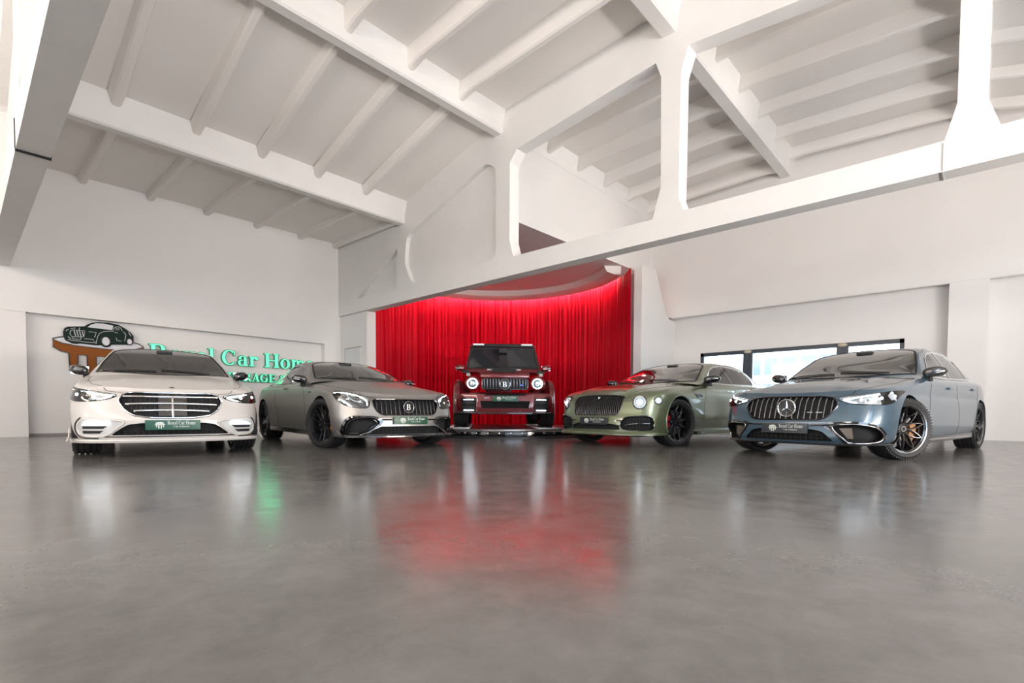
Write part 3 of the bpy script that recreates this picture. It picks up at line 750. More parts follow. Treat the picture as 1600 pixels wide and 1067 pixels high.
    for k in range(N):
        a = 2*PI*k/N+.1
        if kind == 'cross':
            d = st.get('d', .30)
            spoke(a-.10, a+d, rin, rr-.012, .020, .013, face_m); spoke(a+.10, a-d, rin, rr-.012, .020, .013, face_m, dy=-.003)
        elif kind == 'y':
            spoke(a, a, rin, rr*.58, .040, .022, face_m)
            spoke(a, a+.20, rr*.55, rr-.010, .020, .016, face_m); spoke(a, a-.20, rr*.55, rr-.010, .020, .016, face_m)
        else:
            spoke(a-.05, a-.13, rin, rr-.010, .018, .014, face_m); spoke(a+.05, a+.13, rin, rr-.010, .018, .014, face_m)
    mb = MB(); mb.lathe([(0, yi+.010), (.026, yi+.010), (.030, yi+.004), (.062, yi+.002), (.066, yi-.02), (.066, yi-.05)], 32, 'y'); mb.build('hub', st.get('hub', face_m), o, 40)
    if st.get('lip'):
        mb = MB(); mb.lathe([(rr-.004, ed-.003), (rr+.006, ed+.004), (rr+.008, ed-.004), (rr-.003, ed-.014)], 64, 'y', close=True); mb.build('rim_lip', st['lip'], o, 40)
    if st.get('cap'):
        mb = MB(); mb.lathe([(.024, yi+.0125), (.032, yi+.0125), (.032, yi+.006), (.024, yi+.006)], 24, 'y', close=True); mb.build('hub_ring', satin, o, 40)
    return o
def mirror_part(c, parent, side, cover, low=None, base=None):
    mx, my, mz = c['mirror']; k = side
    mb = MB(); sg = c.get('mir_size', (.085, .125, .072))
    mb.sphere((0, 0, 0), *sg, e1=.75, e2=.8, nu=28, nv=16)
    v = []
    for p in mb.v:
        x, y, z = p; t = y/sg[1]; s_ = 1-.25*max(0, t)**2; z2 = z*s_+.012*t; x2 = x*(1-.25*max(t, 0))
        if x < 0: x2 = x*.55
        v.append((x2-.04*t, y, z2))
    mb.v = [(p[0]+mx, k*(p[1]+my), p[2]+mz) for p in v]
    if k < 0: mb.f = [f[::-1] for f in mb.f]
    o = mb.build('mirror', cover, parent, 50)
    mb = MB(); mb.prism(rnd([(mx-.10, mz-.11), (mx+.045, mz-.12), (mx+.02, mz-.045), (mx-.05, mz-.04)], .015, 2), k*(my-.20), k*(my-.04), 1) if k > 0 else mb.prism(rnd([(mx-.10, mz-.11), (mx+.045, mz-.12), (mx+.02, mz-.045), (mx-.05, mz-.04)], .015, 2), -(my-.04), -(my-.20), 1)
    mb.build('mirror_arm', base or soft_black, o, 30)
    mb = MB(); mb.box(mx-.052, mx-.046, k*(my-.095), k*(my+.09), mz-.05, mz+.05); mb.build('mirror_glass', chrome, o)
    if low:
        mb = MB(); mb.tube([(mx+.082-.045*t, k*(my-.07+t*.17), mz-.022+.012*t) for t in np.linspace(0, 1, 10)], [.006+.006*math.sin(PI*t) for t in np.linspace(0, 1, 10)], 8); mb.build('mirror_strip', low, o, 60)
    return o
def plate_part(c, parent, face, ink, edge=None):
    px, pz, wd, hg = c['plate']
    mb = MB(); mb.box(px-.014, px+.004, -wd/2, wd/2, pz-hg/2, pz+hg/2, .004); o = mb.build('number_plate', face, parent, 40)
    if edge:
        mb = MB(); P = [(px+.005, a*wd/2*.985, pz+b*hg/2*.94) for a, b in ((1, 1), (-1, 1), (-1, -1), (1, -1))]; mb.tube(P, .0022, 4, True); mb.build('plate_border', edge, o)
    X = px+.0052
    mb = MB()
    for s, y0, wt, zz, h in (('Royal Car Home', .055, .27, .004, .042), ('CAR STORAGE', .00, .155, -.026, .0165)):
        out, wdt = text_polys(s, 1, .05); kk = wt/wdt
        for ch, x, pol in out:
            for p in pol:
                q = [(y0-a*kk, pz+zz+b*h) for a, b in p]; n = len(q)      # reading direction runs towards -y seen from the front
                ar = sum(q[i-1][0]*q[i][1]-q[i][0]*q[i-1][1] for i in range(n)); q = q if ar > 0 else q[::-1]
                mb.add([(X, a, b) for a, b in q], [tuple(range(n))])
    mb.v = [(a, -b, z_) for a, b, z_ in mb.v]; mb.f = [f[::-1] for f in mb.f]
    mb.build('lettering', ink, o)
    # small pillared-table emblem
    mb = MB(); e0 = -.125
    def sh(poly):
        q = [(e0+a, pz+b) for a, b in poly]; n = len(q)
        ar = sum(q[i-1][0]*q[i][1]-q[i][0]*q[i-1][1] for i in range(n)); q = q if ar > 0 else q[::-1]
        mb.add([(X, a, b) for a, b in q], [tuple(range(n))])
    sh([(-.052, .006), (-.04, .0), (.04, .0), (.052, .006), (.04, .011), (-.04, .011)])
    sh([(-.040, .013), (-.040, .026), (-.02, .034), (.012, .036), (.032, .028), (.038, .014)])
    for a, l in ((-.031, .024), (-.011, .038), (.011, .038), (.031, .024)): sh([(a-.0055, 0), (a+.0055, 0), (a+.0055, -l), (a-.0055, -l)])
    mb.build('plate_emblem', ink, o)
    return o
def seat_parts(parent, x, z0, m_, rows=((0,),), hs=.0):
    for rx in rows:
        for y in (.37, -.37):
            mb = MB(); mb.box(-.07, .06, -.24, .24, -.30, .16, .05)
            mb.xf(Matrix.Translation((rx, y, z0)) @ Matrix.Rotation(-.28, 4, 'Y')); s_ = mb.build('seat', m_, parent, 50)
            mb = MB(); mb.box(-.05, .05, -.13, .13, .15, .28, .04)
            mb.xf(Matrix.Translation((rx, y, z0)) @ Matrix.Rotation(-.22, 4, 'Y')); mb.build('headrest', m_, s_, 50)
def star(parent, x, y, z, r, m_, ring=True, off=0):
    mb = MB()
    if ring: mb.tube([(x, y+r*math.cos(t*PI/20), z+r*math.sin(t*PI/20)) for t in range(40)], r*.085, 8, True)
    for k in range(3):
        a = PI/2+k*2*PI/3; tip = (y+r*.93*math.cos(a), z+r*.93*math.sin(a)); bw = r*.17
        l = (y+bw*math.cos(a+PI/3), z+bw*math.sin(a+PI/3)); q = (y+bw*math.cos(a-PI/3), z+bw*math.sin(a-PI/3))
        mb.add([(x, *tip), (x, *l), (x+r*.12, y, z), (x, *q)], [(0, 1, 2), (0, 2, 3), (1, 3, 2), (0, 3, 1)])
    return mb.build('emblem', m_, parent, 30)
def b_badge(parent, x, z, r, m_):
    mb = MB()
    for rr_ in (r, ): mb.tube([(x, rr_*math.cos(t*PI/20), z+rr_*math.sin(t*PI/20)) for t in range(40)], r*.05, 8, True)
    q, a = glyph('B'); h = r*1.0
    for p in q:
        P_ = [((u-.46)*h, z-.5*h+v*h) for u, v in p]
        n = len(P_); ar = sum(P_[i-1][0]*P_[i][1]-P_[i][0]*P_[i-1][1] for i in range(n)); P_ = P_ if ar > 0 else P_[::-1]
        mb.add([(x+.004, a_, b_) for a_, b_ in P_]+[(x-.004, a_, b_) for a_, b_ in P_], [tuple(range(n))]+[(i, n+i, n+(i+1) % n, (i+1) % n) for i in range(n)])
    return mb.build('emblem', m_, parent, 30)

def build_sedan(c):
    """the common build of the four low cars; c holds tables and the outlines of lamps, grille, intakes and glass"""
    x, y, a = c['pose']; sh = c['wb']/2
    root = empty('car', (x-math.cos(a)*0, y, 0), a, c['label'], 'car')
    paint = c['paint']
    root_local = root
    body = body_shell(c, 'body', paint, root); clean(body); P = Proj(body)
    cab, PC, V, F, m_ = cabin_shell(c, paint, root); cab.parent = root; cab.name = 'roof'
    fx = lambda L, xr=.9: [(xr, p, q) for p, q in L]
    D = (-1, 0, 0)
    # cutters
    cut = MB(); R, w, rr = c['tyre']
    for wx in (0, -c['wb']):
        for s in (1, -1):
            ra = c['arch']; prof = []
            n = 40; ring = [(wx+ra*math.cos(2*PI*k/n), R+.01+ra*math.sin(2*PI*k/n)) for k in range(n)]
            cut.prism(ring, *( (.50, 1.3) if s > 0 else (-1.3, -.50)), 1)
    for pts, d, dep in c['cuts']:
        for q in ((pts, d), (mirror(pts), (d[0], -d[1], d[2]))) if max(p[1] for p in pts)*min(p[1] for p in pts) > 0 else ((pts, d),):
            P.solid(q[0], q[1], .25, dep, .045, mb=cut)
    co = link('cutter', cut.v, cut.f, [paint, void], root, None, [1]*len(cut.f))
    boolean(body, co, 34)
    tests = []
    side = c['side_glass']; ws_ = c['ws']; rg = c['rear_glass']
    wsp = [(p[0], p[1]) for p in ws_]; rgp = [(p[0], p[1]) for p in rg]; sdp = [(p[0], p[2]) for p in side]
    tests.append((shrink(wsp, .03), (0, 1), lambda p, n: p.z > .9 and abs(n.y) < .7)); tests.append((shrink(rgp, .03), (0, 1), lambda p, n: abs(n.y) < .7))
    tests.append((shrink(sdp, .022), (0, 2), lambda p, n: abs(p.y) > .4 and abs(n.y) > .5))
    drop_faces(cab, tests)
    cab.data.polygons.foreach_set('use_smooth', [True]*len(cab.data.polygons)); cab.data.set_sharp_from_angle(angle=math.radians(40))
    # glazing
    wd = (0, 0, -1)
    o = PC.solid(ws_, wd, .004, .001, .05, 'windscreen', c.get('glass', glass_w), root, 60)
    mb = PC.line(ws_, wd, .014, .004, True, .05, .35); mb.build('windscreen_seal', soft_black, o, 60)
    # frit band at the foot and top of the screen, wipers, sensor pod
    o2 = PC.solid(rg, (0, 0, -1), .004, .001, .08, 'rear_window', glass_d, root, 60)
    mb = MB(); mp = c.get('pod', (-1.38, 1.36)); mb.box(mp[0]-.10, mp[0]+.03, -.10, .10, mp[1]-.02, mp[1]+.035, .015); mb.box(mp[0]-.14, mp[0]-.10, -.13, .13, mp[1]-.07, mp[1]-.015, .01); mb.build('sensor_pod', soft_black, o, 40)
    for yy in (.52, -.12):
        mb = MB(); P0 = [PC.hit((0, yy-.56*t, 0), D, 0) for t in (0,)]
        mb.tube([PC.hit((c['cab'][0]-.10-.05*t, yy-.58*t, 1.1+.0*t), (0, 0, -1), .016) for t in np.linspace(0, 1, 10)], .008, 6); mb.build('wiper', soft_black, o, 60)
    for s in (1, -1):
        pts = side if s > 0 else mirror(side); dr = (0, -s, 0)
        g = PC.solid(pts, dr, .003, .001, .06, 'side_window', glass_d, root, 60)
        mb = PC.line(pts, dr, .013, .003, True, .05, .4); mb.build('window_trim', c.get('trim', soft_black), g, 60)
        for xb_ in c['pillars']:
            zt = max(p[2] for p in side)
            q = [(xb_[0], s, xb_[1]), (xb_[2], s, xb_[3]), (xb_[2]-xb_[4], s, xb_[3]), (xb_[0]-xb_[4], s, xb_[1])]
            PC.solid(q if s > 0 else q[::-1], dr, .006, .0, .06, 'pillar', c.get('pillar_m', gloss_black), g, 60)
    # cabin floor, dash, seats, wheel
    zb = c['cab_z']+.02; bx0, bx1 = c['cab'][0]-.25, c['cab'][1]+.35
    if c.get('inner', True):
        zf = float(table(c['zc'])(-1.6))+.012
        mb = MB(); mb.sphere((bx0-.02, 0, zf-.05), .2, .66, .035, e1=.6, e2=.5, nu=24, nv=10); mb.box(bx1, bx0+.05, -.70, .70, zf-.02, zf+.005); mb.build('dashboard', leather_d, root, 50)
        seat_parts(root, 0, zf+.015, c.get('seat', leather), (c['seats'][0], c['seats'][1]))
        mb = MB(); q = []
        for t in range(24): q.append((.0+.02*math.sin(t*PI/12), .18*math.cos(t*PI/12), .18*math.sin(t*PI/12)))
        mb.tube(q, .014, 8, True); mb.tube([(0, -.17, 0), (0, .17, 0)], .02, 6); mb.xf(Matrix.Translation((bx0-.18, .37, zf-.02)) @ Matrix.Rotation(-.35, 4, 'Y')); mb.build('steering_wheel', leather_d, root, 60)
    # seams
    for L_, d in c['seams']:
        for q in ((L_, d), (mirror(L_), (d[0], -d[1], d[2]))): P.line(q[0], q[1], .0032, -.0008, False, .04, 1, None, 5).build('shut_line', void, body, 60)
    # wheels
    for wx, st in ((0, c['steer']), (-c['wb'], 0)):
        for s in (1, -1): wheel(c, root, wx, s, st, wx == 0)
    mirror_part(c, root, 1, c['mir_m'], c.get('mir_low')); mirror_part(c, root, -1, c['mir_m'], c.get('mir_low'))
    plate_part(c, root, c['plate_m'], c['ink'], c.get('plate_edge'))
    # door handles
    for s in (1, -1):
        for hx_, hz in c['handles']:
            h0 = P.hit((hx_, s, hz), (0, -s, 0), .012); mb = MB(); mb.box(-.11, .11, -.012, .012, -.014, .014, .01); mb.xf(Matrix.Translation(h0)); mb.build('door_handle', c.get('handle_m', paint), root, 50)
    # underbody, dark
    mb = MB(); mb.box(-c['wb']-.7, .62, -.62, .62, .15, .22, .02); mb.build('underbody', black, root)
    return root, body, P
def both(fn):
    for s in (1, -1): fn(s)
def mm_(pts, s): return pts if s > 0 else mirror(pts)
def dd_(d, s): return (d[0], s*d[1], d[2])
def finish(root, c):
    pass
# ---------------------------------------------------------------- paints, wheels
white_p = mat('satin pearl white', (.60, .572, .54), .30, coat=.35, coat_r=.12)
grey_p = mat('matt grey paint', (.33, .315, .30), .34, metal=.75)
green_p = mat('sage green metallic', (.135, .16, .09), .28, metal=.45, coat=1)
blue_p = mat('grey blue gloss paint', (.045, .088, .125), .28, metal=.2, coat=1)
red_p = mat('dark red gloss paint', (.13, .003, .008), .35, metal=.3, coat=1)
carbon = mat('carbon fibre', (.03, .03, .032), .18, coat=1, noise=(160, .6))
plate_green = mat('plate green', (.006, .07, .035), .35); plate_black = mat('plate black', (.025, .03, .035), .35); ink_m = mat('plate print', (.62, .66, .60), .4)
bronze = mat('bronze caliper', (.30, .15, .07), .35, metal=.5); red_c = mat('red caliper', (.5, .005, .02), .3, coat=1); orange_c = mat('orange caliper', (.55, .22, .02), .35)
rimblk = mat('satin black rim', (.012, .012, .013), .22, coat=.5)

# ================================================================ long saloon (shared by the white and the blue one)
def saloon(kind):
    blue = kind == 'blue'
    hl = [(.80, .505, .690), (.62, .70, .735), (.36, .85, .772), (.16, .93, .772), (.30, .91, .72), (.47, .88, .640), (.62, .78, .618), (.74, .64, .625), (.80, .545, .65)]
    hl = [tuple(p) for p in hl]
    c = dict(wb=3.216, track=1.63, tyre=(.352, .265, .272), arch=.378, steer=-26 if blue else 3,
        plan=[(.975, 0), (.965, .25), (.93, .48), (.86, .68), (.76, .81), (.60, .895), (.35, .935), (-.2, .948), (-1.2, .952), (-2.4, .955), (-3.2, .955), (-3.6, .93), (-3.95, .86), (-4.22, .70), (-4.33, .45), (-4.36, 0)],
        zb=[(.97, .185), (.6, .185), (.4, .20), (-.4, .20), (-2.8, .22), (-3.6, .24), (-4.3, .28)],
        zs=[(.97, .735), (.85, .745), (.7, .775), (.5, .80), (.25, .835), (0, .865), (-.4, .93), (-.8, .97), (-1.3, .98), (-2.2, .985), (-3.0, 1.0), (-3.6, 1.01), (-4.1, 1.0), (-4.35, .97)],
        zc=[(.97, .745), (.80, .775), (.6, .835), (.3, .90), (0, .94), (-.4, .985), (-.7, 1.01), (-1.5, 1.02), (-3.2, 1.03), (-4.0, 1.06), (-4.35, 1.03)],
        front=[(.18, .05), (.21, .02), (.27, .0), (.40, .0), (.46, .012), (.52, .03), (.60, .06), (.68, .10), (.745, .15), (.80, .16), (.9, .17)],
        side=[(.18, .10), (.22, .055), (.30, .018), (.38, .004), (.5, .0), (.62, .006), (.70, .016), (.745, .03), (.80, .030), (.88, .038), (.95, .052), (1.02, .07)],
        rear=[(.2, .12), (.3, .05), (.45, 0), (.65, .02), (.85, .06), (1.0, .10)],
        bulge=[(0, .62, .5, .25, .010), (-3.216, .66, .6, .28, .014)],
        ridge=lambda x, y: .010*np.exp(-((np.abs(y)-.42-.12*(.6-x)*.5)/.07)**2)*np.clip((x+.8)/.3, 0, 1)*np.clip((.85-x)/.3, 0, 1),
        cab=(-.60, -4.0), cab_z=.94,
        zrc=[(-.60, 1.0), (-.8, 1.095), (-1.1, 1.245), (-1.4, 1.375), (-1.65, 1.445), (-2.0, 1.475), (-2.5, 1.472), (-3.0, 1.42), (-3.4, 1.30), (-3.8, 1.13), (-4.0, 1.05)],
        ye=[(-.60, .85), (-.85, .80), (-1.1, .725), (-1.45, .63), (-1.8, .607), (-2.6, .595), (-3.1, .60), (-3.6, .63), (-4.0, .66)],
        ze=[(-.60, .95), (-.8, 1.005), (-1.1, 1.185), (-1.45, 1.365), (-1.8, 1.425), (-2.5, 1.425), (-3.0, 1.37), (-3.4, 1.24), (-3.8, 1.07), (-4.0, .98)],
        yb=[(-.60, .87), (-1.5, .86), (-3, .84), (-3.6, .79), (-4.0, .74)],
        ws=[(-.605, 0, 0), (-.63, .3, 0), (-.69, .56, 0), (-.80, .765, 0), (-1.05, .705, 0), (-1.42, .585, 0), (-1.50, .50, 0), (-1.57, .25, 0), (-1.59, 0, 0), (-1.57, -.25, 0), (-1.50, -.50, 0), (-1.42, -.585, 0), (-1.05, -.705, 0), (-.80, -.765, 0), (-.69, -.56, 0), (-.63, -.3, 0)],
        rear_glass=[(-3.15, .5, 0), (-3.2, 0, 0), (-3.15, -.5, 0), (-3.75, -.56, 0), (-3.82, 0, 0), (-3.75, .56, 0)],
        side_glass=[(-.96, 1, 1.00), (-1.18, 1, 1.13), (-1.42, 1, 1.27), (-1.62, 1, 1.345), (-2.0, 1, 1.385), (-2.5, 1, 1.38), (-2.95, 1, 1.32), (-3.25, 1, 1.22), (-3.48, 1, 1.09), (-3.40, 1, 1.05), (-2.6, 1, 1.02), (-1.8, 1, 1.00)],
        pillars=[(-1.98, 1.01, -1.93, 1.38, .10), (-3.02, 1.03, -2.92, 1.32, .06)], seats=(-1.75, -2.85), handles=((-1.65, .86), (-2.85, .88)),
        seams=[([(.80, .45, 1), (.72, .60, 1), (.5, .735, 1), (.1, .80, 1), (-.4, .80, 1), (-.78, .78, 1)], (0, 0, -1)),
               ([(-.68, 1, .24), (-.62, 1, .45), (-.74, 1, .70), (-.86, 1, .90)], (0, -1, 0)), ([(-1.98, 1, .24), (-1.98, 1, .60), (-2.0, 1, .93)], (0, -1, 0)), ([(-2.80, 1, .24), (-2.80, 1, .45), (-3.05, 1, .80), (-3.1, 1, .93)], (0, -1, 0))],
        mirror=(-.86, .945, 1.045), mir_size=(.085, .10 if kind == 'white' else .115, .064), plate=(.988, .352, .52, .112), cuts=[], pod=(-1.42, 1.375))
    if blue:
        c.update(pose=(-1.506, 7.492, -1.752), paint=blue_p, label='grey-blue gloss saloon with a round star emblem in the grille, rightmost of the cars', mir_m=carbon, mir_low=chrome,
            plate_m=plate_black, ink=ink_m, plate_edge=satin, trim=chrome, wheel=dict(kind='cross', n=10, d=.33, rim=rimblk, face=rimblk, lip=satin, caliper=bronze, cap=True, cal_a=195),
            handle_m=blue_p)
        gr = rnd([(-.335, .722), (.335, .722), (.47, .70), (.525, .625), (.47, .52), (.385, .452), (-.385, .452), (-.47, .52), (-.525, .625), (-.47, .70)], .07)
        ik = rnd([(.92, .475, .372), (.88, .60, .405), (.8, .80, .385), (.66, .885, .30), (.62, .89, .235), (.76, .83, .195), (.88, .64, .20)], .05) if False else None
        ik = [(.92, .48, .375), (.89, .60, .405), (.82, .74, .402), (.72, .84, .37), (.64, .885, .30), (.66, .885, .235), (.76, .83, .205), (.86, .68, .20), (.89, .61, .225)]
        ik = [tuple(p) for p in cr(ik, 4, True)]
        lo = rnd([(-.50, .215), (.50, .215), (.40, .32), (.30, .345), (-.30, .345), (-.40, .32)], .03)
        di = (-.88, -.47, 0)
        c['cuts'] = [([(.9, a, b) for a, b in gr], (-1, 0, 0), .09), (ik, di, .10), ([(.9, a, b) for a, b in lo], (-1, 0, 0), .08)]
    else:
        c.update(pose=(-7.676, 1.855, -.202), paint=white_p, label='white saloon with a wide horizontal-bar grille and a green plate, by the wall sign', mir_m=gloss_black, mir_low=dark_chrome,
            plate_m=plate_green, ink=ink_m, wheel=dict(kind='y', n=5, rim=rimblk, face=satin, lip=satin, cap=True), handle_m=white_p)
        gr = rnd([(-.40, .722), (.40, .722), (.475, .685), (.50, .625), (.44, .52), (.36, .462), (.18, .435), (-.18, .435), (-.36, .462), (-.44, .52), (-.50, .625), (-.475, .685)], .03)
        ik = None
        lo = rnd([(-.565, .248), (.565, .248), (.48, .32), (.41, .365), (.30, .38), (-.30, .38), (-.41, .365), (-.48, .32)], .03)
        c['cuts'] = [([(.9, a, b) for a, b in gr], (-1, 0, 0), .07), ([(.9, a, b) for a, b in lo], (-1, 0, 0), .07)]
        c['plate'] = (.990, .358, .52, .112)
    root, body, P = build_sedan(c)
    D = (-1, 0, 0)
    # grille
    mb = P.line([(.9, a, b) for a, b in gr], D, .010, .002, True, .03, .8); g = mb.build('grille', dark_chrome if blue else chrome, root, 60)
    if blue:
        for k in range(15):
            yy = -.455+.065*k
            zt = .712 if abs(yy) < .38 else .712-(abs(yy)-.38)*.35; zl = .462 if abs(yy) < .37 else .462+(abs(yy)-.37)*.75
            mb = MB(); mb.tube([P.hit((.9, yy, z), D, -.020) for z in np.linspace(zl, zt, 7)], .0058, 6, flat=1.0); mb.build('slat', mat('slat chrome', (.35, .36, .37), .2, metal=1), g, 60)
        P.solid([(.9, a, b) for a, b in shrink(gr, .012)], D, -.055, .06, .05, 'grille_back', void, g)
        h0 = P.hit((.9, 0, .583), D, .004)
        mb = MB(); mb.lathe([(0, h0.x-.004), (.098, h0.x-.004), (.104, h0.x-.03)], 32, 'x', (0, 0, .583)); e = mb.build('emblem_disc', gloss_black, g, 40)
        star(g, h0.x+.003, 0, .583, .098, chrome)
        mb = MB(); mb.box(.905, .915, .22, .28, .532, .539); mb.box(.90, .91, .31, .38, .530, .540); mb.build('script_badge', chrome, g)
    else:
        for k, zz in enumerate((.675, .600, .525)):
            e_ = .455-.02*k-.055*(k == 2); pts = [(.9, yy, zz-(.012*(abs(yy)/e_)**2 if k else .0)) for yy in np.linspace(-e_, e_, 24)]
            mb = P.line(pts, D, .0075, -.012, False, .05, 1.5); mb.build('bar', chrome, g, 60)
        mb = P.line([(.9, 0, .44), (.9, 0, .722)], D, .010, -.005); mb.build('centre_bar', chrome, g, 60)
        P.solid([(.9, a, b) for a, b in shrink(gr, .008)], D, -.040, .045, .05, 'grille_back', void, g)
        for s in (1, -1): P.solid([(.9, s*.005+.0, .46), (.9, s*.135, .46), (.9, s*.135, .715), (.9, s*.005, .715)], D, -.018, .022, .05, 'sensor_panel', mat('dark sensor cover', (.05, .045, .04), .25, coat=1), g)
        mb = MB()
        for k in range(-11, 12):
            if abs(k) < 3: continue
            mb.tube([P.hit((.9, k*.042, z), D, -.03) for z in (.49, .6, .70)], .003, 5)
        s_ = mb.build('mesh_bars', black, g); s_['kind'] = 'stuff'
        h0 = P.hit((.70, 0, 1.0), (0, 0, -1), .003)
        mb = MB(); mb.lathe([(0, .003), (.026, .002), (.028, 0)], 20, 'z', h0); mb.build('hood_badge', gloss_black, root, 40)
        h0 = P.hit((.84, 0, 1.0), (0, 0, -1), .003)
        mb = MB(); mb.lathe([(0, .003), (.024, .002), (.026, 0)], 20, 'z', h0); mb.build('hood_badge', gloss_black, root, 40)
    # lower mouth mesh
    mb = MB()
    for k in range(-9, 10): mb.tube([P.hit((.9, k*.055, z), D, -.03) for z in (.225 if blue else .255, .30)], .004, 5)
    for z in (.25, .285): mb.tube([P.hit((.9, y_, z), D, -.028) for y_ in np.linspace(-.45, .45, 12)], .004, 5)
    s_ = mb.build('lower_mesh', soft_black, root); s_['kind'] = 'stuff'
    # lamps
    for s in (1, -1):
        dl = dd_((-.72, -.69, 0), s); H = [tuple(p) for p in cr(hl, 3, True)]
        hp = mm_(H, s)
        h = P.solid(hp, dl, .001, .006, .03, 'headlight', lamp_house, root, 50)
        mb = P.line(hp, dl, .006, .002, True, .04); mb.build('lamp_rim', soft_black if not blue else dark_chrome, h, 60)
        top = [(.795, .53, .676), (.62, .70, .718), (.40, .84, .748), (.27, .895, .752)]
        top = mm_(cr(top, 5).tolist(), s)
        mb = P.line(top, dl, .0075, .008, False, .03, .8); mb.build('daytime_light', led, h, 60)
        j = mm_([(.795, .53, .676), (.765, .585, .645), (.74, .62, .637)], s); mb = P.line(j, dl, .0085, .008); mb.build('daytime_light', led, h, 60)
        lowl = mm_(cr([(.74, .63, .636), (.62, .775, .632), (.49, .865, .652), (.38, .89, .70)], 5).tolist(), s); mb = P.line(lowl, dl, .003, .006); mb.build('lamp_line', led_soft if blue else satin, h, 60)
        for (lx, ly, lz, lr) in ((.70, .645, .672, .015), (.56, .775, .69, .016), (.40, .865, .712, .016)):
            q = P.hit((lx, s*ly, lz), dl, .010); dv = Vector(dl)
            mb = MB(); mb.sphere(q, lr, lr, lr, nu=16, nv=10); mb.build('projector', led if (blue or lx > .5) else lamp_house, h, 60)
        ends = mm_([(.68, .66, .635), (.60, .75, .64), (.60, .75, .70), (.68, .66, .69)], s); P.solid(ends, dl, .004, .0, .05, 'reflector', chrome, h)
        P.solid(hp, dl, .020, -.018, .05, 'lamp_cover', lens, h, 60)
    if blue:
        for s in (1, -1):
            dq = dd_(di, s)
            I_ = mm_(ik, s); dv = Vector(dq).normalized()
            cen = np.mean(np.array(ik), 0)
            out_ = [tuple(np.array(p)+(np.array(p)-cen)*np.array([.16, .16, .24])+np.array([0, 0, .004])) for p in ik]
            P.solid(mm_(out_, s), dq, .006, .004, .04, 'intake_surround', gloss_black, root, 50, hole=I_)
            mb = P.line(I_, dq, .006, .006, True, .03); t = mb.build('intake_trim', satin, root, 60)
            P.solid(mm_([(.90, .55, .36), (.86, .66, .365), (.86, .68, .25), (.88, .63, .25)], s), dq, -.03, .035, .05, 'intake_vane', mat('brownish vane', (.12, .10, .08), .3), root)
            # black wing line joining plate and intakes
            mb = P.line(mm_([(.95, .27, .392), (.93, .40, .395), (.90, .50, .402), (.88, .60, .422)], s), D if False else dq, .011, .002); mb.build('bumper_line', gloss_black, root, 60)
            mb = P.line(mm_([(.955, .42, .375), (.90, .52, .31), (.87, .62, .215), (.86, .70, .196)], s), dq, .004, .002); mb.build('bumper_line', satin, root, 60)
        mb = MB(); sp = cr([(.99, 0), (.98, .25), (.94, .48), (.86, .66), (.75, .78), (.60, .86), (.42, .91)], 6)
        v = [(x_, y_) for x_, y_ in sp][::-1]; v = [(x_, -y_) for x_, y_ in sp[::-1]]+[tuple(p) for p in sp[1:]]
        mb.tube([(x_, y_, .185) for x_, y_ in v], .014, 8, flat=.6); mb.build('front_splitter', gloss_black, root, 60)
    else:
        for s in (1, -1):
            dq = dd_((-.90, -.43, 0), s)
            # C-shaped bumper element with light bars
            cs = [(.93, .44, .395), (.90, .55, .415), (.82, .72, .43), (.76, .79, .425), (.70, .84, .37), (.70, .85, .29), (.76, .80, .245), (.86, .66, .238), (.90, .58, .26), (.92, .50, .33)]
            C_ = [tuple(p) for p in cr(cs, 4, True)]; cen = np.mean(np.array(cs), 0)
            o_ = P.solid(mm_(C_, s), dq, .004, .002, .04, 'bumper_lamp', mat('silver bumper duct', (.50, .50, .49), .3), root, 50)
            mb = P.line(mm_(C_, s), dq, .013, .006, True, .03, 1); mb.build('duct_frame', white_p, o_, 60)
            b1 = mm_([(.88, .56, .378), (.80, .72, .372), (.75, .79, .36)], s); mb = P.line(b1, dq, .007, .016); mb.build('light_bar', led, o_, 60)
            for z_, l0, l1 in ((.335, .60, .80), (.285, .64, .80)):
                P.solid(mm_([(.88, l0-.02, z_+.014), (.75, l1, z_+.014), (.75, l1, z_-.016), (.87, l0+.02, z_-.016)], s), dq, .007, 0, .04, 'duct_slot', void, o_)
            oc = [(.765, .835, .44), (.70, .872, .39), (.655, .885, .32), (.68, .875, .255), (.76, .83, .222), (.86, .68, .215)]
            mb = P.line(mm_(cr(oc, 5).tolist(), s), dq, .010, .003, False, .03, .7); mb.build('outer_trim', dark_chrome, root, 60)
            # canard at the bumper corner
            mb = MB(); mb.prism([(.60, .20), (.86, .19), (.78, .215), (.66, .235), (.60, .32)], s*.925, s*.935, 1); mb.build('canard', white_p, root)
        mb = MB(); sp = cr([(1.03, 0), (1.02, .25), (.975, .50), (.90, .68), (.80, .80), (.66, .89), (.50, .935)], 6)
        up = [(x_, -y_) for x_, y_ in sp[::-1]]+[tuple(p) for p in sp[1:]]; n = len(up)
        V = [(x_, y_, .205) for x_, y_ in up]+[(x_+.012, y_, .190) for x_, y_ in up]+[(x_-.0, y_, .168) for x_, y_ in up]+[(x_-.14, y_*.93, .175) for x_, y_ in up]+[(x_-.14, y_*.93, .205) for x_, y_ in up]
        F = [(k*n+i, k*n+i+1, ((k+1) % 5)*n+i+1, ((k+1) % 5)*n+i) for k in range(5) for i in range(n-1)]+[tuple(k*n for k in range(5)), tuple(k*n+n-1 for k in range(5))[::-1]]
        mb.add(V, F); mb.build('front_lip', white_p, root, 35)
        mb = P.line([(.9, yy, .232) for yy in np.linspace(-.62, .62, 16)], D, .007, .004); mb.build('lip_trim', dark_chrome, root, 60)  # dark chrome line just above the front lip
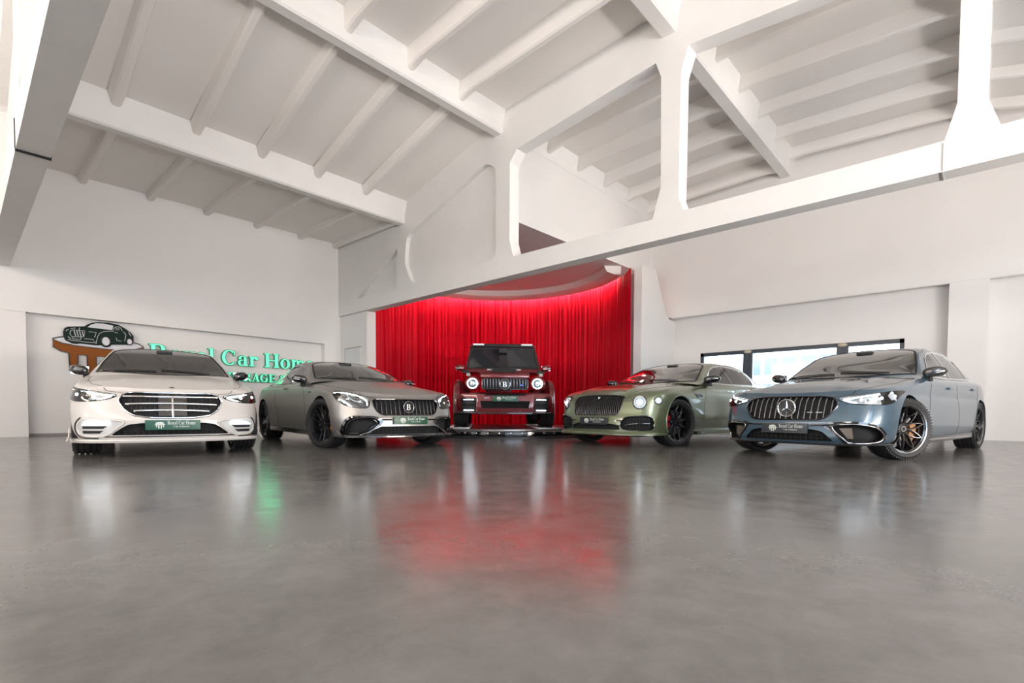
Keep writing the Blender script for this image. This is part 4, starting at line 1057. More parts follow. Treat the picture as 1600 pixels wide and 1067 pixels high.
    # sill extension
    for s in (1, -1):
        mb = MB(); mb.prism([(-.5, .17), (-.5, .24), (-2.7, .26), (-2.7, .19)], s*.88, s*.955, 1); mb.build('side_skirt', (dark_chrome if blue else white_p), root)
        if blue:
            mb = MB(); mb.box(-.62, -2.55, s*.952, s*.966, .20, .225, .004); mb.build('skirt_trim', satin, root)
    # tail lamps
    for s in (1, -1):
        P.solid(mm_([(-4.1, .72, .93), (-4.3, .35, .93), (-4.3, .35, .80), (-4.1, .72, .76)], s), (1, 0, 0), .004, .004, .06, 'tail_light', mat('red lamp', (.3, .01, .01), .15, coat=1), root)
saloon('blue')
saloon('white')
# ================================================================ matt grey coupe
def coupe():
    c = dict(wb=2.945, track=1.63, tyre=(.350, .275, .268), arch=.382, steer=16, pose=(-6.78, 4.418, -.136), paint=grey_p, label='matt grey two-door coupe with black wheels and a round letter badge on its grille',
        plan=[(.925, 0), (.915, .25), (.88, .46), (.815, .64), (.72, .78), (.56, .885), (.32, .935), (-.2, .945), (-1.2, .945), (-2.2, .955), (-2.95, .965), (-3.4, .93), (-3.75, .83), (-3.98, .62), (-4.07, .35), (-4.08, 0)],
        zb=[(.97, .185), (.5, .185), (-.4, .20), (-2.6, .21), (-3.4, .24), (-4.1, .30)],
        zs=[(.93, .72), (.80, .735), (.6, .79), (.4, .815), (0, .865), (-.4, .91), (-.8, .945), (-1.4, .955), (-2.2, .965), (-2.9, .99), (-3.4, .975), (-3.8, .94), (-4.08, .90)],
        zc=[(.93, .745), (.78, .785), (.5, .86), (.2, .915), (-.2, .965), (-.6, 1.005), (-1.5, 1.01), (-3.0, 1.02), (-3.7, 1.0), (-4.08, .96)],
        front=[(.18, .03), (.22, .0), (.33, .005), (.42, .01), (.48, .03), (.55, .05), (.62, .07), (.70, .105), (.76, .15), (.85, .18)],
        side=[(.18, .09), (.23, .04), (.32, .012), (.42, .0), (.55, .006), (.66, .012), (.74, .018), (.80, .025), (.88, .045), (.95, .075), (1.0, .10)],
        rear=[(.2, .12), (.3, .05), (.45, 0), (.65, .02), (.85, .06), (1.0, .10)],
        bulge=[(0, .62, .45, .25, .014), (-2.945, .68, .55, .28, .022), (-1.4, .42, 1.0, .12, -.012)],
        ridge=lambda x, y: .014*np.exp(-((np.abs(y)-.40-.10*(.6-x)*.5)/.07)**2)*np.clip((x+.7)/.3, 0, 1)*np.clip((.8-x)/.3, 0, 1),
        cab=(-.56, -3.85), cab_z=.93,
        zrc=[(-.56, 1.0), (-.8, 1.10), (-1.1, 1.225), (-1.4, 1.325), (-1.65, 1.38), (-1.95, 1.405), (-2.3, 1.395), (-2.7, 1.325), (-3.1, 1.21), (-3.5, 1.085), (-3.85, .98)],
        ye=[(-.56, .84), (-.85, .775), (-1.1, .70), (-1.45, .60), (-1.8, .575), (-2.4, .57), (-2.9, .59), (-3.4, .62), (-3.85, .62)],
        ze=[(-.56, .95), (-.8, 1.02), (-1.1, 1.165), (-1.45, 1.295), (-1.8, 1.35), (-2.2, 1.35), (-2.6, 1.27), (-3.0, 1.14), (-3.4, 1.01), (-3.85, .945)],
        yb=[(-.56, .87), (-1.5, .86), (-2.6, .85), (-3.2, .80), (-3.85, .72)],
        ws=[(-.575, 0, 0), (-.60, .3, 0), (-.66, .54, 0), (-.77, .735, 0), (-1.05, .67, 0), (-1.40, .565, 0), (-1.50, .48, 0), (-1.57, .25, 0), (-1.59, 0, 0), (-1.57, -.25, 0), (-1.50, -.48, 0), (-1.40, -.565, 0), (-1.05, -.67, 0), (-.77, -.735, 0), (-.66, -.54, 0), (-.60, -.3, 0)],
        rear_glass=[(-2.55, .5, 0), (-2.6, 0, 0), (-2.55, -.5, 0), (-3.35, -.55, 0), (-3.42, 0, 0), (-3.35, .55, 0)],
        side_glass=[(-.93, 1, .99), (-1.2, 1, 1.125), (-1.5, 1, 1.25), (-1.8, 1, 1.305), (-2.15, 1, 1.305), (-2.5, 1, 1.235), (-2.85, 1, 1.12), (-3.02, 1, 1.035), (-2.4, 1, .995), (-1.6, 1, .985)],
        pillars=[], seats=(-1.75, -2.5), handles=((-1.72, .90),), seat=leather,
        seams=[([(.76, .45, 1), (.70, .56, 1), (.5, .72, 1), (.1, .80, 1), (-.4, .80, 1), (-.72, .78, 1)], (0, 0, -1)),
               ([(-.62, 1, .22), (-.60, 1, .45), (-.70, 1, .70), (-.82, 1, .90)], (0, -1, 0)), ([(-2.05, 1, .22), (-2.10, 1, .45), (-2.25, 1, .70), (-2.30, 1, .93)], (0, -1, 0))],
        mirror=(-.88, .945, 1.02), mir_size=(.085, .10, .062), plate=(.945, .397, .52, .105), pod=(-1.42, 1.325), trim=gloss_black,
        mir_m=gloss_black, mir_low=chrome, plate_m=plate_green, ink=ink_m, wheel=dict(kind='pair', n=10, rim=rimblk, face=rimblk, caliper=orange_c, cal_a=200), edge=.05)
    gr = rnd([(-.455, .690), (.455, .690), (.505, .665), (.51, .615), (.46, .515), (.39, .472), (-.39, .472), (-.46, .515), (-.51, .615), (-.505, .665)], .04)
    ik = [tuple(p) for p in cr([(.87, .43, .372), (.85, .50, .428), (.80, .66, .438), (.745, .785, .43), (.69, .85, .36), (.67, .875, .23), (.74, .83, .205), (.85, .645, .225), (.87, .52, .30)], 4, True)]
    di = (-.88, -.47, 0); D = (-1, 0, 0)
    lo = rnd([(-.60, .212), (.60, .212), (.52, .27), (.42, .318), (-.42, .318), (-.52, .27)], .03)
    c['cuts'] = [([(.9, a, b) for a, b in gr], D, .08), ([(.9, a, b) for a, b in lo], D, .08), (ik, di, .09), ([(.9, .27, .418), (.9, .42, .418), (.9, .44, .398), (.9, .27, .398)], D, .04)]
    root, body, P = build_sedan(c)
    mb = P.line([(.9, a, b) for a, b in gr], D, .009, .002, True, .03, .8); g = mb.build('grille', gloss_black, root, 60)
    for k in range(15):
        yy = -.448+.064*k; zt = .682 if abs(yy) < .45 else .66; zl = .482 if abs(yy) < .38 else .482+(abs(yy)-.38)*.6
        mb = MB(); mb.tube([P.hit((.9, yy, z), D, -.018) for z in np.linspace(zl, zt, 6)], .007, 6); mb.build('slat', dark_chrome, g, 60)
    P.solid([(.9, a, b) for a, b in shrink(gr, .012)], D, -.05, .055, .05, 'grille_back', void, g)
    h0 = P.hit((.9, 0, .582), D, .006)
    mb = MB(); mb.lathe([(0, h0.x-.004), (.078, h0.x-.004), (.084, h0.x-.03)], 32, 'x', (0, 0, .582)); mb.build('emblem_disc', gloss_black, g, 40)
    b_badge(g, h0.x+.004, .582, .080, satin)
    mb = MB()
    for k in range(-9, 10): mb.tube([P.hit((.9, k*.055, z), D, -.03) for z in (.225, .30)], .004, 5)
    for z in (.24, .275): mb.tube([P.hit((.9, y_, z), D, -.028) for y_ in np.linspace(-.5, .5, 12)], .004, 5)
    s_ = mb.build('lower_mesh', soft_black, root); s_['kind'] = 'stuff'
    hl = [(.40, .895, .79), (.55, .80, .785), (.68, .66, .745), (.765, .555, .695), (.775, .53, .62), (.75, .545, .568), (.66, .68, .575), (.58, .795, .61), (.47, .88, .69)]
    for s in (1, -1):
        dl = dd_((-.72, -.69, 0), s); H = mm_([tuple(p) for p in cr(hl, 3, True)], s)
        h = P.solid(H, dl, .001, .006, .03, 'headlight', mat('dark lamp housing', (.07, .075, .085), .12, metal=.8), root, 50)
        mb = P.line(H, dl, .006, .002, True, .04); mb.build('lamp_rim', soft_black, h, 60)
        for L_, r_, m__ in (([(.42, .885, .772), (.55, .80, .767), (.67, .665, .728), (.745, .57, .672), (.758, .545, .60)], .0065, led),
                            ([(.60, .78, .745), (.63, .73, .69), (.68, .67, .655), (.73, .60, .64)], .004, led_soft), ([(.45, .88, .74), (.50, .86, .69), (.58, .80, .655)], .004, led_soft)):
            mb = P.line(mm_(cr(L_, 5).tolist(), s), dl, r_, .008, False, .03); mb.build('daytime_light', m__, h, 60)
        for lx, ly, lz in ((.62, .765, .68), (.71, .635, .645)):
            q = P.hit((lx, s*ly, lz), dl, .006); mb = MB(); mb.sphere(q, .026, .026, .026, nu=16, nv=10); mb.build('projector', chrome, h, 60)
        P.solid(H, dl, .020, -.018, .05, 'lamp_cover', lens, h, 60)
        dq = dd_(di, s); I_ = mm_(ik, s); cen = np.mean(np.array(ik), 0)
        out_ = mm_([tuple(np.array(p)+(np.array(p)-cen)*np.array([.17, .17, .22])) for p in ik], s)
        P.solid(out_, dq, .008, .004, .04, 'intake_frame', gloss_black, root, 50, hole=I_)
        inn_ = mm_([tuple(np.array(p)-(np.array(p)-cen)*.16) for p in ik], s)
        mb = P.line(inn_, dq, .008, -.03, True, .04); mb.build('intake_inner_ring', gloss_black, root, 60)
        mb = P.line(mm_([(.86, .44, .345), (.87, .50, .29), (.85, .60, .235), (.83, .70, .205)], s), dq, .012, .003, False, .04, .5); mb.build('bumper_strake', grey_p, root, 60)
        mb = MB(); mb.prism([(.50, .19), (.80, .185), (.72, .22), (.55, .27)], s*.905, s*.925, 1); mb.build('canard', carbon, root)
        mb = MB(); mb.prism([(-.45, .17), (-.45, .235), (-2.5, .255), (-2.5, .185)], s*.88, s*.96, 1); mb.build('side_skirt', dark_chrome, root)
        P.solid(mm_([(-3.8, .80, .88), (-4.05, .45, .88), (-4.05, .45, .76), (-3.8, .80, .72)], s), (1, 0, 0), .004, .004, .06, 'tail_light', mat('red lamp', (.3, .01, .01), .15, coat=1), root)
        h0 = P.hit((-.47, s, .80), (0, -s, 0), .004); mb = MB(); mb.box(h0.x-.06, h0.x+.06, h0.y-.003, h0.y+.003, .795, .815); mb.build('fender_badge', gloss_black, root)
    mb = MB(); sp = cr([(.985, 0), (.97, .25), (.93, .48), (.86, .66), (.76, .79), (.62, .88), (.44, .93)], 6)
    up = [(x_, -y_) for x_, y_ in sp[::-1]]+[tuple(p) for p in sp[1:]]; n = len(up)
    V = [(x_-.02, y_, .205) for x_, y_ in up]+[(x_, y_, .190) for x_, y_ in up]+[(x_, y_, .172) for x_, y_ in up]+[(x_-.14, y_*.93, .175) for x_, y_ in up]+[(x_-.14, y_*.93, .205) for x_, y_ in up]
    F = [(k*n+i, k*n+i+1, ((k+1) % 5)*n+i+1, ((k+1) % 5)*n+i) for k in range(5) for i in range(n-1)]+[tuple(k*n for k in range(5)), tuple(k*n+n-1 for k in range(5))[::-1]]
    mb.add(V, F); mb.build('front_lip', carbon, root, 35)
coupe()

# ================================================================ green saloon with round lamps
def green():
    c = dict(wb=3.195, track=1.66, tyre=(.368, .275, .285), arch=.402, steer=-15, pose=(-4.39, 7.68, -1.648), paint=green_p, label='sage green saloon with twin round headlights and an upright black slatted grille',
        plan=[(.925, 0), (.915, .28), (.88, .50), (.81, .70), (.70, .84), (.55, .925), (.30, .965), (-.2, .975), (-1.2, .975), (-2.4, .98), (-3.2, .985), (-3.6, .96), (-3.95, .87), (-4.25, .68), (-4.38, .4), (-4.40, 0)],
        zb=[(.97, .19), (.5, .19), (-.4, .20), (-2.8, .21), (-3.6, .24), (-4.4, .30)],
        zs=[(.93, .74), (.80, .775), (.65, .815), (.45, .855), (.2, .895), (-.1, .925), (-.5, .955), (-.9, .985), (-1.5, 1.0), (-2.4, 1.02), (-3.2, 1.035), (-3.8, 1.02), (-4.4, .96)],
        zc=[(.93, .80), (.80, .835), (.65, .875), (.4, .93), (.1, .975), (-.3, 1.015), (-.7, 1.04), (-1.5, 1.05), (-3.2, 1.06), (-4.0, 1.06), (-4.4, .99)],
        front=[(.18, .03), (.22, .005), (.33, .0), (.44, .015), (.50, .03), (.60, .05), (.70, .075), (.78, .11), (.84, .16), (.9, .18)],
        side=[(.18, .10), (.22, .045), (.30, .015), (.42, .0), (.55, .010), (.66, .016), (.76, .018), (.82, .022), (.90, .045), (.97, .06), (1.04, .08)],
        rear=[(.2, .12), (.3, .05), (.45, 0), (.65, .02), (.85, .06), (1.0, .10)],
        bulge=[(0, .66, .5, .25, .016), (-3.195, .72, .6, .28, .022), (-1.5, .36, 1.2, .10, -.012)],
        ridge=lambda x, y: .016*np.exp(-((np.abs(y)-.44-.10*(.6-x)*.5)/.06)**2)*np.clip((x+.8)/.3, 0, 1)*np.clip((.85-x)/.3, 0, 1),
        cab=(-.60, -4.0), cab_z=.98,
        zrc=[(-.60, 1.03), (-.8, 1.115), (-1.1, 1.25), (-1.4, 1.375), (-1.65, 1.44), (-2.0, 1.478), (-2.5, 1.475), (-3.0, 1.42), (-3.4, 1.31), (-3.8, 1.16), (-4.0, 1.06)],
        ye=[(-.60, .87), (-.85, .82), (-1.1, .745), (-1.45, .645), (-1.8, .61), (-2.6, .60), (-3.1, .605), (-3.6, .64), (-4.0, .66)],
        ze=[(-.60, .99), (-.8, 1.04), (-1.1, 1.20), (-1.45, 1.355), (-1.8, 1.42), (-2.5, 1.425), (-3.0, 1.37), (-3.4, 1.25), (-3.8, 1.09), (-4.0, 1.0)],
        yb=[(-.60, .89), (-1.5, .88), (-3, .86), (-3.6, .80), (-4.0, .74)],
        ws=[(-.615, 0, 0), (-.64, .3, 0), (-.69, .58, 0), (-.80, .785, 0), (-1.05, .72, 0), (-1.43, .60, 0), (-1.52, .50, 0), (-1.59, .25, 0), (-1.61, 0, 0), (-1.59, -.25, 0), (-1.52, -.50, 0), (-1.43, -.60, 0), (-1.05, -.72, 0), (-.80, -.785, 0), (-.69, -.58, 0), (-.64, -.3, 0)],
        rear_glass=[(-3.15, .5, 0), (-3.2, 0, 0), (-3.15, -.5, 0), (-3.75, -.56, 0), (-3.82, 0, 0), (-3.75, .56, 0)],
        side_glass=[(-.98, 1, 1.03), (-1.2, 1, 1.155), (-1.45, 1, 1.28), (-1.7, 1, 1.355), (-2.1, 1, 1.39), (-2.55, 1, 1.38), (-2.95, 1, 1.32), (-3.25, 1, 1.22), (-3.48, 1, 1.10), (-3.40, 1, 1.07), (-2.6, 1, 1.05), (-1.8, 1, 1.035)],
        pillars=[(-2.02, 1.04, -1.93, 1.385, .10), (-2.98, 1.06, -2.88, 1.33, .05)], seats=(-1.80, -2.85), handles=((-1.80, .90), (-2.95, .92)), seat=leather,
        seams=[([(.82, .47, 1), (.70, .53, 1), (.4, .66, 1), (.0, .76, 1), (-.4, .80, 1), (-.78, .80, 1)], (0, 0, -1)),
               ([(-.78, 1, .22), (-.76, 1, .45), (-.80, 1, .70), (-.90, 1, .93)], (0, -1, 0)), ([(-2.02, 1, .22), (-2.02, 1, .60), (-2.05, 1, .95)], (0, -1, 0)),
               ([(-.62, 1, .43), (-1.2, 1, .42), (-2.6, 1, .44)], (0, -1, 0))],
        mirror=(-.93, 1.02, 1.085), mir_size=(.09, .12, .065), plate=(.945, .392, .52, .118), pod=(-1.44, 1.375), trim=chrome,
        mir_m=gloss_black, plate_m=plate_black, ink=ink_m, wheel=dict(kind='y', n=9, rim=rimblk, face=rimblk, caliper=red_c, cal_a=10, hub=rimblk), handle_m=chrome)
    D = (-1, 0, 0); di = (-.86, -.51, 0)
    gr = rnd([(-.465, .765), (-.25, .790), (0, .796), (.25, .790), (.465, .765), (.455, .62), (.42, .485), (0, .480), (-.42, .485), (-.455, .62)], .035)
    ik = [tuple(p) for p in cr([(.885, .47, .335), (.87, .53, .44), (.78, .74, .468), (.70, .84, .465), (.66, .885, .42), (.66, .89, .30), (.70, .845, .262), (.80, .70, .258), (.88, .52, .268)], 4, True)]
    lo = rnd([(-.46, .262), (.46, .262), (.45, .33), (.30, .352), (-.30, .352), (-.45, .33)], .02)
    c['cuts'] = [([(.9, a, b) for a, b in gr], D, .07), (ik, di, .07), ([(.9, a, b) for a, b in lo], D, .06)]
    root, body, P = build_sedan(c)
    mb = P.line([(.9, a, b) for a, b in gr], D, .008, .002, True, .03, .8); g = mb.build('grille', gloss_black, root, 60)
    for k in range(27):
        yy = -.442+.034*k; zt = .79-.03*(abs(yy)/.45)**2; zl = .488
        mb = MB(); mb.tube([P.hit((.9, yy, z), D, -.008) for z in np.linspace(zl, zt, 6)], .0065, 6); mb.build('slat', dark_chrome, g, 60)
    P.solid([(.9, a, b) for a, b in shrink(gr, .01)], D, -.045, .05, .05, 'grille_back', void, g)
    # bonnet mascot
    h0 = P.hit((.80, 0, 1.2), (0, 0, -1), 0)
    mb = MB(); mb.lathe([(0, .035), (.008, .03), (.010, .01), (.022, 0)], 16, 'z', h0)
    for s in (1, -1): mb.prism([(h0.x-.05, h0.z+.045), (h0.x+.012, h0.z+.028), (h0.x+.005, h0.z+.018), (h0.x-.03, h0.z+.030)], s*.004, s*.05, 1)
    mb.build('mascot', chrome, root, 40)
    for s in (1, -1):
        dq = dd_(di, s); I_ = mm_(ik, s); cen = np.mean(np.array(ik), 0)
        P.solid(mm_([tuple(np.array(p)+(np.array(p)-cen)*np.array([.05, .05, .10])) for p in ik], s), dq, .005, .003, .04, 'intake_frame', gloss_black, root, 50, hole=I_)
        mb = MB()
        for t in np.linspace(.54, .86, 9): mb.tube([P.hit((.9-.6*max(0, t-.55), s*t, z), dq, -.025) for z in (.28, .36, .44)], .004, 5)
        for z in (.30, .34, .38, .42): mb.tube([P.hit((.9-.6*max(0, t-.55), s*t, z), dq, -.024) for t in np.linspace(.52, .87, 8)], .004, 5)
        s_ = mb.build('intake_mesh', soft_black, root); s_['kind'] = 'stuff'
        mb = P.line(mm_([(.88, .49, .30), (.86, .58, .345), (.80, .72, .36), (.70, .86, .36)], s), dq, .012, -.004, False, .04, .5); mb.build('intake_blade', gloss_black, root, 60)
        mb = P.line(mm_([(.89, .40, .400), (.885, .50, .40)], s), dq, .014, -.003); mb.build('bumper_slot', gloss_black, root, 60)
        for nm, cx_, cy_, cz_, rx, rz, dl in (('headlight', .70, .684, .680, .098, .100, (-.85, -.53, .05)), ('outer_headlight', .53, .885, .704, .062, .052, (-.62, -.78, .03))):
            dl = dd_(dl, s); dv = Vector(dl).normalized(); e1 = Vector((0, 0, 1)).cross(dv).normalized(); e2 = Vector((0, 0, 1))
            q0 = Vector((cx_, s*cy_, cz_)); ring = [tuple(q0+e1*rx*math.cos(t*PI/18)+e2*rz*math.sin(t*PI/18)) for t in range(36)]
            h = P.solid(ring, dl, .003, .006, .03, nm, lamp_house, root, 50)
            mb = P.line(ring, dl, .008, .004, True, .04); mb.build('lamp_rim', dark_chrome, h, 60)
            for f_, r_, mt in ((.80, .0045, led_soft), (.5, .006, led_soft)):
                rr_ = [tuple(q0+e1*rx*f_*math.cos(t*PI/18)+e2*rz*f_*math.sin(t*PI/18)) for t in range(36)]
                mb = P.line(rr_, dl, r_, .010, True, .04); mb.build('daytime_light', mt, h, 60)
            mb = MB()
            for t in range(16):
                a_ = t*PI/8; p0 = P.hit(q0+e1*rx*.55*math.cos(a_)+e2*rz*.55*math.sin(a_), dl, .010); p1 = P.hit(q0+e1*rx*.88*math.cos(a_)+e2*rz*.88*math.sin(a_), dl, .008)
                mb.tube([p0, p1], .003, 5)
            mb.build('crystal_cut', led_soft, h, 60)
            q = P.hit(q0, dl, .006); mb = MB(); mb.sphere(q, rx*.3, rx*.3, rz*.3, nu=16, nv=10); mb.build('projector', led, h, 60)
            P.solid(ring, dl, .018, -.016, .05, 'lamp_cover', lens, h, 60)
        # side vent, skirt, wing flare line
        vt = mm_([(-.44, 1, .835), (-.70, 1, .825), (-.74, 1, .775), (-.56, 1, .772)], s); v_ = P.solid(vt, (0, -s, 0), .004, .003, .05, 'side_vent', black, root)
        mb = P.line(vt, (0, -s, 0), .005, .004, True, .05); mb.build('vent_trim', chrome, v_, 60)
        mb = MB(); mb.prism([(-.5, .165), (-.5, .225), (-2.7, .235), (-2.7, .175)], s*.92, s*.985, 1); mb.build('side_skirt', green_p, root)
        mb = MB(); mb.tube([(math.cos(a_)*.415, s*.968, .378+math.sin(a_)*.415) for a_ in np.linspace(-.35, PI+.30, 30)], .012, 6, flat=1); mb.build('arch_lip', green_p, root, 60)
        P.solid(mm_([(-4.1, .80, .86), (-4.3, .55, .86), (-4.3, .55, .72), (-4.1, .80, .72)], s), (1, 0, 0), .004, .004, .06, 'tail_light', mat('red lamp', (.3, .01, .01), .15, coat=1), root)
    mb = MB(); sp = cr([(.965, 0), (.955, .28), (.92, .50), (.85, .70), (.73, .85), (.60, .93), (.42, .975)], 6)
    up = [(x_, -y_) for x_, y_ in sp[::-1]]+[tuple(p) for p in sp[1:]]; n = len(up)
    V = [(x_-.03, y_, .225) for x_, y_ in up]+[(x_, y_, .195) for x_, y_ in up]+[(x_, y_, .180) for x_, y_ in up]+[(x_-.14, y_*.93, .18) for x_, y_ in up]+[(x_-.14, y_*.93, .225) for x_, y_ in up]
    F = [(k*n+i, k*n+i+1, ((k+1) % 5)*n+i+1, ((k+1) % 5)*n+i) for k in range(5) for i in range(n-1)]+[tuple(k*n for k in range(5)), tuple(k*n+n-1 for k in range(5))[::-1]]
    mb.add(V, F); mb.build('front_lip', green_p, root, 35)
green()
# ================================================================ dark red boxy off-roader on the turntable
def suv():
    root = empty('off_roader', (-7.6, 8.01, .19), -.771, 'dark red boxy off-roader with round ring headlights on the turntable', 'car')
    tint = mat('tinted off-roader glass', (.012, .014, .018), .03, coat=1); R = .40
    def hull(name, vs, bev, m_, parent=root, seg=3):
        b = bmesh.new(); [b.verts.new(v) for v in vs]; bmesh.ops.convex_hull(b, input=b.verts)
        bmesh.ops.dissolve_limit(b, angle_limit=.03, verts=b.verts, edges=b.edges)
        if bev: bmesh.ops.bevel(b, geom=b.edges[:], offset=bev, segments=seg, profile=.6, affect='EDGES')
        mb = MB(); mb.bm(b); return mb.build(name, m_, parent, 32)
    sym = lambda L: [(x, s*y, z) for x, y, z in L for s in (1, -1)]
    # tub with wheel wells
    body = hull('body', sym([(.60, .80, .46), (.66, .80, .60), (.66, .80, 1.02), (.60, .80, 1.07), (-.35, .845, 1.16), (-.35, .85, 1.24), (-3.9, .86, 1.25), (-4.0, .85, 1.0), (-4.0, .82, .5), (-3.8, .80, .46)]), .022, red_p)
    cut = MB()
    for wx in (0, -2.89):
        for s in (1, -1): cut.prism([(wx+.50*math.cos(2*PI*k/36), R+.02+.50*math.sin(2*PI*k/36)) for k in range(36)], *((.45, 1.4) if s > 0 else (-1.4, -.45)), 1)
    body.data.materials.append(void); co = link('cutter', cut.v, cut.f, [red_p, void], root, None, [1]*len(cut.f)); boolean(body, co, 32)
    hull('bonnet', sym([(.665, .49, 1.02), (.66, .50, 1.10), (.60, .505, 1.135), (-.34, .60, 1.225), (-.34, .60, 1.1), (.6, .5, 1.0)]), .02, red_p)
    for s in (1, -1): mb = MB(); mb.tube([(.62, s*.505, 1.10), (.1, s*.54, 1.155), (-.34, s*.60, 1.20)], .006, 6); mb.build('shut_line', void, root, 60)
    # cabin
    cb = hull('cabin', sym([(-.30, .845, 1.20), (-.33, .835, 1.27), (-.64, .735, 1.80), (-.70, .72, 1.85), (-3.80, .73, 1.86), (-3.95, .78, 1.80), (-4.0, .85, 1.22)]), .03, red_p)
    PC = Proj(cb); dw = (-.88, 0, -.48)
    wsp = [(-.33, .775, 1.30), (-.61, .69, 1.775), (-.61, -.69, 1.775), (-.33, -.775, 1.30)]
    w = PC.solid([tuple(p) for p in wsp], dw, .006, .002, .2, 'windscreen', tint, root)
    mb = PC.line(wsp, dw, .012, .006, True, .1, .6); mb.build('windscreen_seal', soft_black, w, 60)
    mb = MB(); mb.box(-.60, -.52, -.09, .09, 1.66, 1.76, .01); mb.xf(Matrix.Translation((.03, 0, 0))); mb.build('camera_pod', soft_black, w, 40)
    for y0, y1 in ((-.62, -.05), (.05, .60)):
        mb = MB(); mb.tube([PC.hit((0, y0+(y1-y0)*t, 1.32+.05*t*(1-t)), (-1, 0, 0), .012) for t in np.linspace(0, 1, 8)], .008, 6); mb.build('wiper', soft_black, w, 60)
    mb = MB(); mb.tube([PC.hit((0, .38+.17*math.cos(t*PI/12), 1.36+.12*math.sin(t*PI/12)), (-1, 0, 0), .007) for t in range(1, 12)], .004, 5); mb.build('steering_wheel', mat('wheel behind glass', (.05, .05, .055), .5), w, 60)
    for s in (1, -1):
        sw = [[(-.52, s, 1.33), (-.73, s, 1.73), (-1.45, s, 1.73), (-1.45, s, 1.33)], [(-1.56, s, 1.33), (-1.56, s, 1.73), (-2.45, s, 1.73), (-2.45, s, 1.33)], [(-2.6, s, 1.33), (-2.6, s, 1.72), (-3.6, s, 1.72), (-3.6, s, 1.33)]]
        for q in sw: PC.solid(q, (0, -s, 0), .005, .002, .3, 'side_window', tint, root)
        # black upper surround of the front
        mb = PC.line([(-.35, s*.82, 1.30), (-.65, s*.715, 1.79)], (-.75, -s*.6, 0), .016, .002, False, .1, .5); mb.build('pillar_trim', gloss_black, root, 60)
    # roof bar with lamp modules
    rb = hull('roof_bar', sym([(-.60, .70, 1.79), (-.56, .69, 1.82), (-.60, .68, 1.875), (-.95, .68, 1.875), (-.95, .70, 1.80)]), .012, carbon)
    for s in (1, -1):
        mb = MB(); mb.box(-.585, -.57, s*.42, s*.67, 1.835, 1.872, .004); mb.build('roof_lamp', mat('frosted lamp strip', (.55, .56, .58), .3, emit=(1, 1, 1), es=.25), rb)
    mb = MB()
    for s in (1, -1): mb.tube([(-.65, s*.735, 1.83), (-3.8, s*.745, 1.84)], .02, 8)
    mb.build('rain_gutter', red_p, root, 60)
    # bonnet scoop
    sc = hull('bonnet_scoop', sym([(.14, .26, 1.185), (.10, .25, 1.265), (-.02, .28, 1.275), (-.28, .30, 1.25), (-.28, .30, 1.2)]), .012, carbon)
    mb = MB(); mb.box(.08, .135, -.225, .225, 1.20, 1.252, .006); mb.build('scoop_mouth', void, sc)
    for s in (1, -1): mb = MB(); mb.box(.10, .15, s*.27, s*.36, 1.215, 1.245, .008); mb.build('scoop_lamp', mat('pale scoop insert', (.45, .40, .40), .3), sc)
    mb = MB(); mb.lathe([(0, .004), (.03, .003), (.032, 0)], 20, 'z', (.62, 0, 1.128)); mb.build('bonnet_badge', satin, root, 40)
    # grille
    g = MB(); gp = rnd([(-.465, .79), (.465, .79), (.465, 1.005), (-.465, 1.005)], .05)
    g.tube([(.672, a, b) for a, b in gp], .013, 8, True); g = g.build('grille', gloss_black, root, 60)
    mb = MB(); mb.prism([(a, b) for a, b in gp], .655, .664, 0); mb.build('grille_back', void, g)
    for k in range(15):
        yy = -.42+.06*k; mb = MB(); mb.box(.664, .686, yy-.008, yy+.008, .80, .995, .004); mb.build('slat', dark_chrome, g, 40)
    mb = MB(); mb.lathe([(0, .70), (.108, .70), (.114, .68), (.114, .66)], 32, 'x', (0, 0, .888)); mb.build('emblem_disc', gloss_black, g, 40)
    b_badge(g, .705, .888, .105, satin)
    mb = MB(); mb.box(.686, .692, .31, .37, .865, .885); mb.build('blue_badge', mat('blue badge', (.02, .08, .6), .3, emit=(.05, .2, 1), es=.6), g)
    # front fenders: lamp panels, indicators
    for s in (1, -1):
        lp = MB(); lp.lathe([(.155, .655), (.135, .685), (.118, .69), (.112, .68)], 40, 'x', (0, s*.66, .905)); h = lp.build('headlight', red_p, root, 40)
        mb = MB(); mb.lathe([(0, .672), (.06, .676), (.112, .668), (.114, .66)], 36, 'x', (0, s*.66, .905)); mb.build('lamp_bowl', mat('dark lamp bowl', (.10, .12, .13), .2, metal=.7), h, 60)
        mb = MB(); mb.tube([(.692, s*.66+.098*math.cos(t*PI/20), .905+.098*math.sin(t*PI/20)) for t in range(40)], .008, 8, True); mb.build('ring_light', led, h, 60)
        mb = MB(); mb.sphere((.675, s*.66, .905), .02, .042, .042); mb.build('projector', chrome, h, 60)
        mb = MB(); mb.box(.68, .69, s*.66-.045, s*.66+.045, .90, .912, .003); mb.build('light_bar', led_soft, h)
        mb = MB(); mb.lathe([(0, .706), (.07, .704), (.112, .697)], 36, 'x', (0, s*.66, .905)); mb.build('lamp_cover', lens, h, 60)
        hull('indicator', [(x, s*y, z) for x, y, z in [(.56, .70, 1.06), (.56, .79, 1.06), (.54, .71, 1.125), (.54, .78, 1.125), (.30, .70, 1.13), (.30, .78, 1.13), (.26, .70, 1.08), (.26, .80, 1.08)]], .012, mat('smoked indicator', (.35, .32, .31), .15, coat=1))
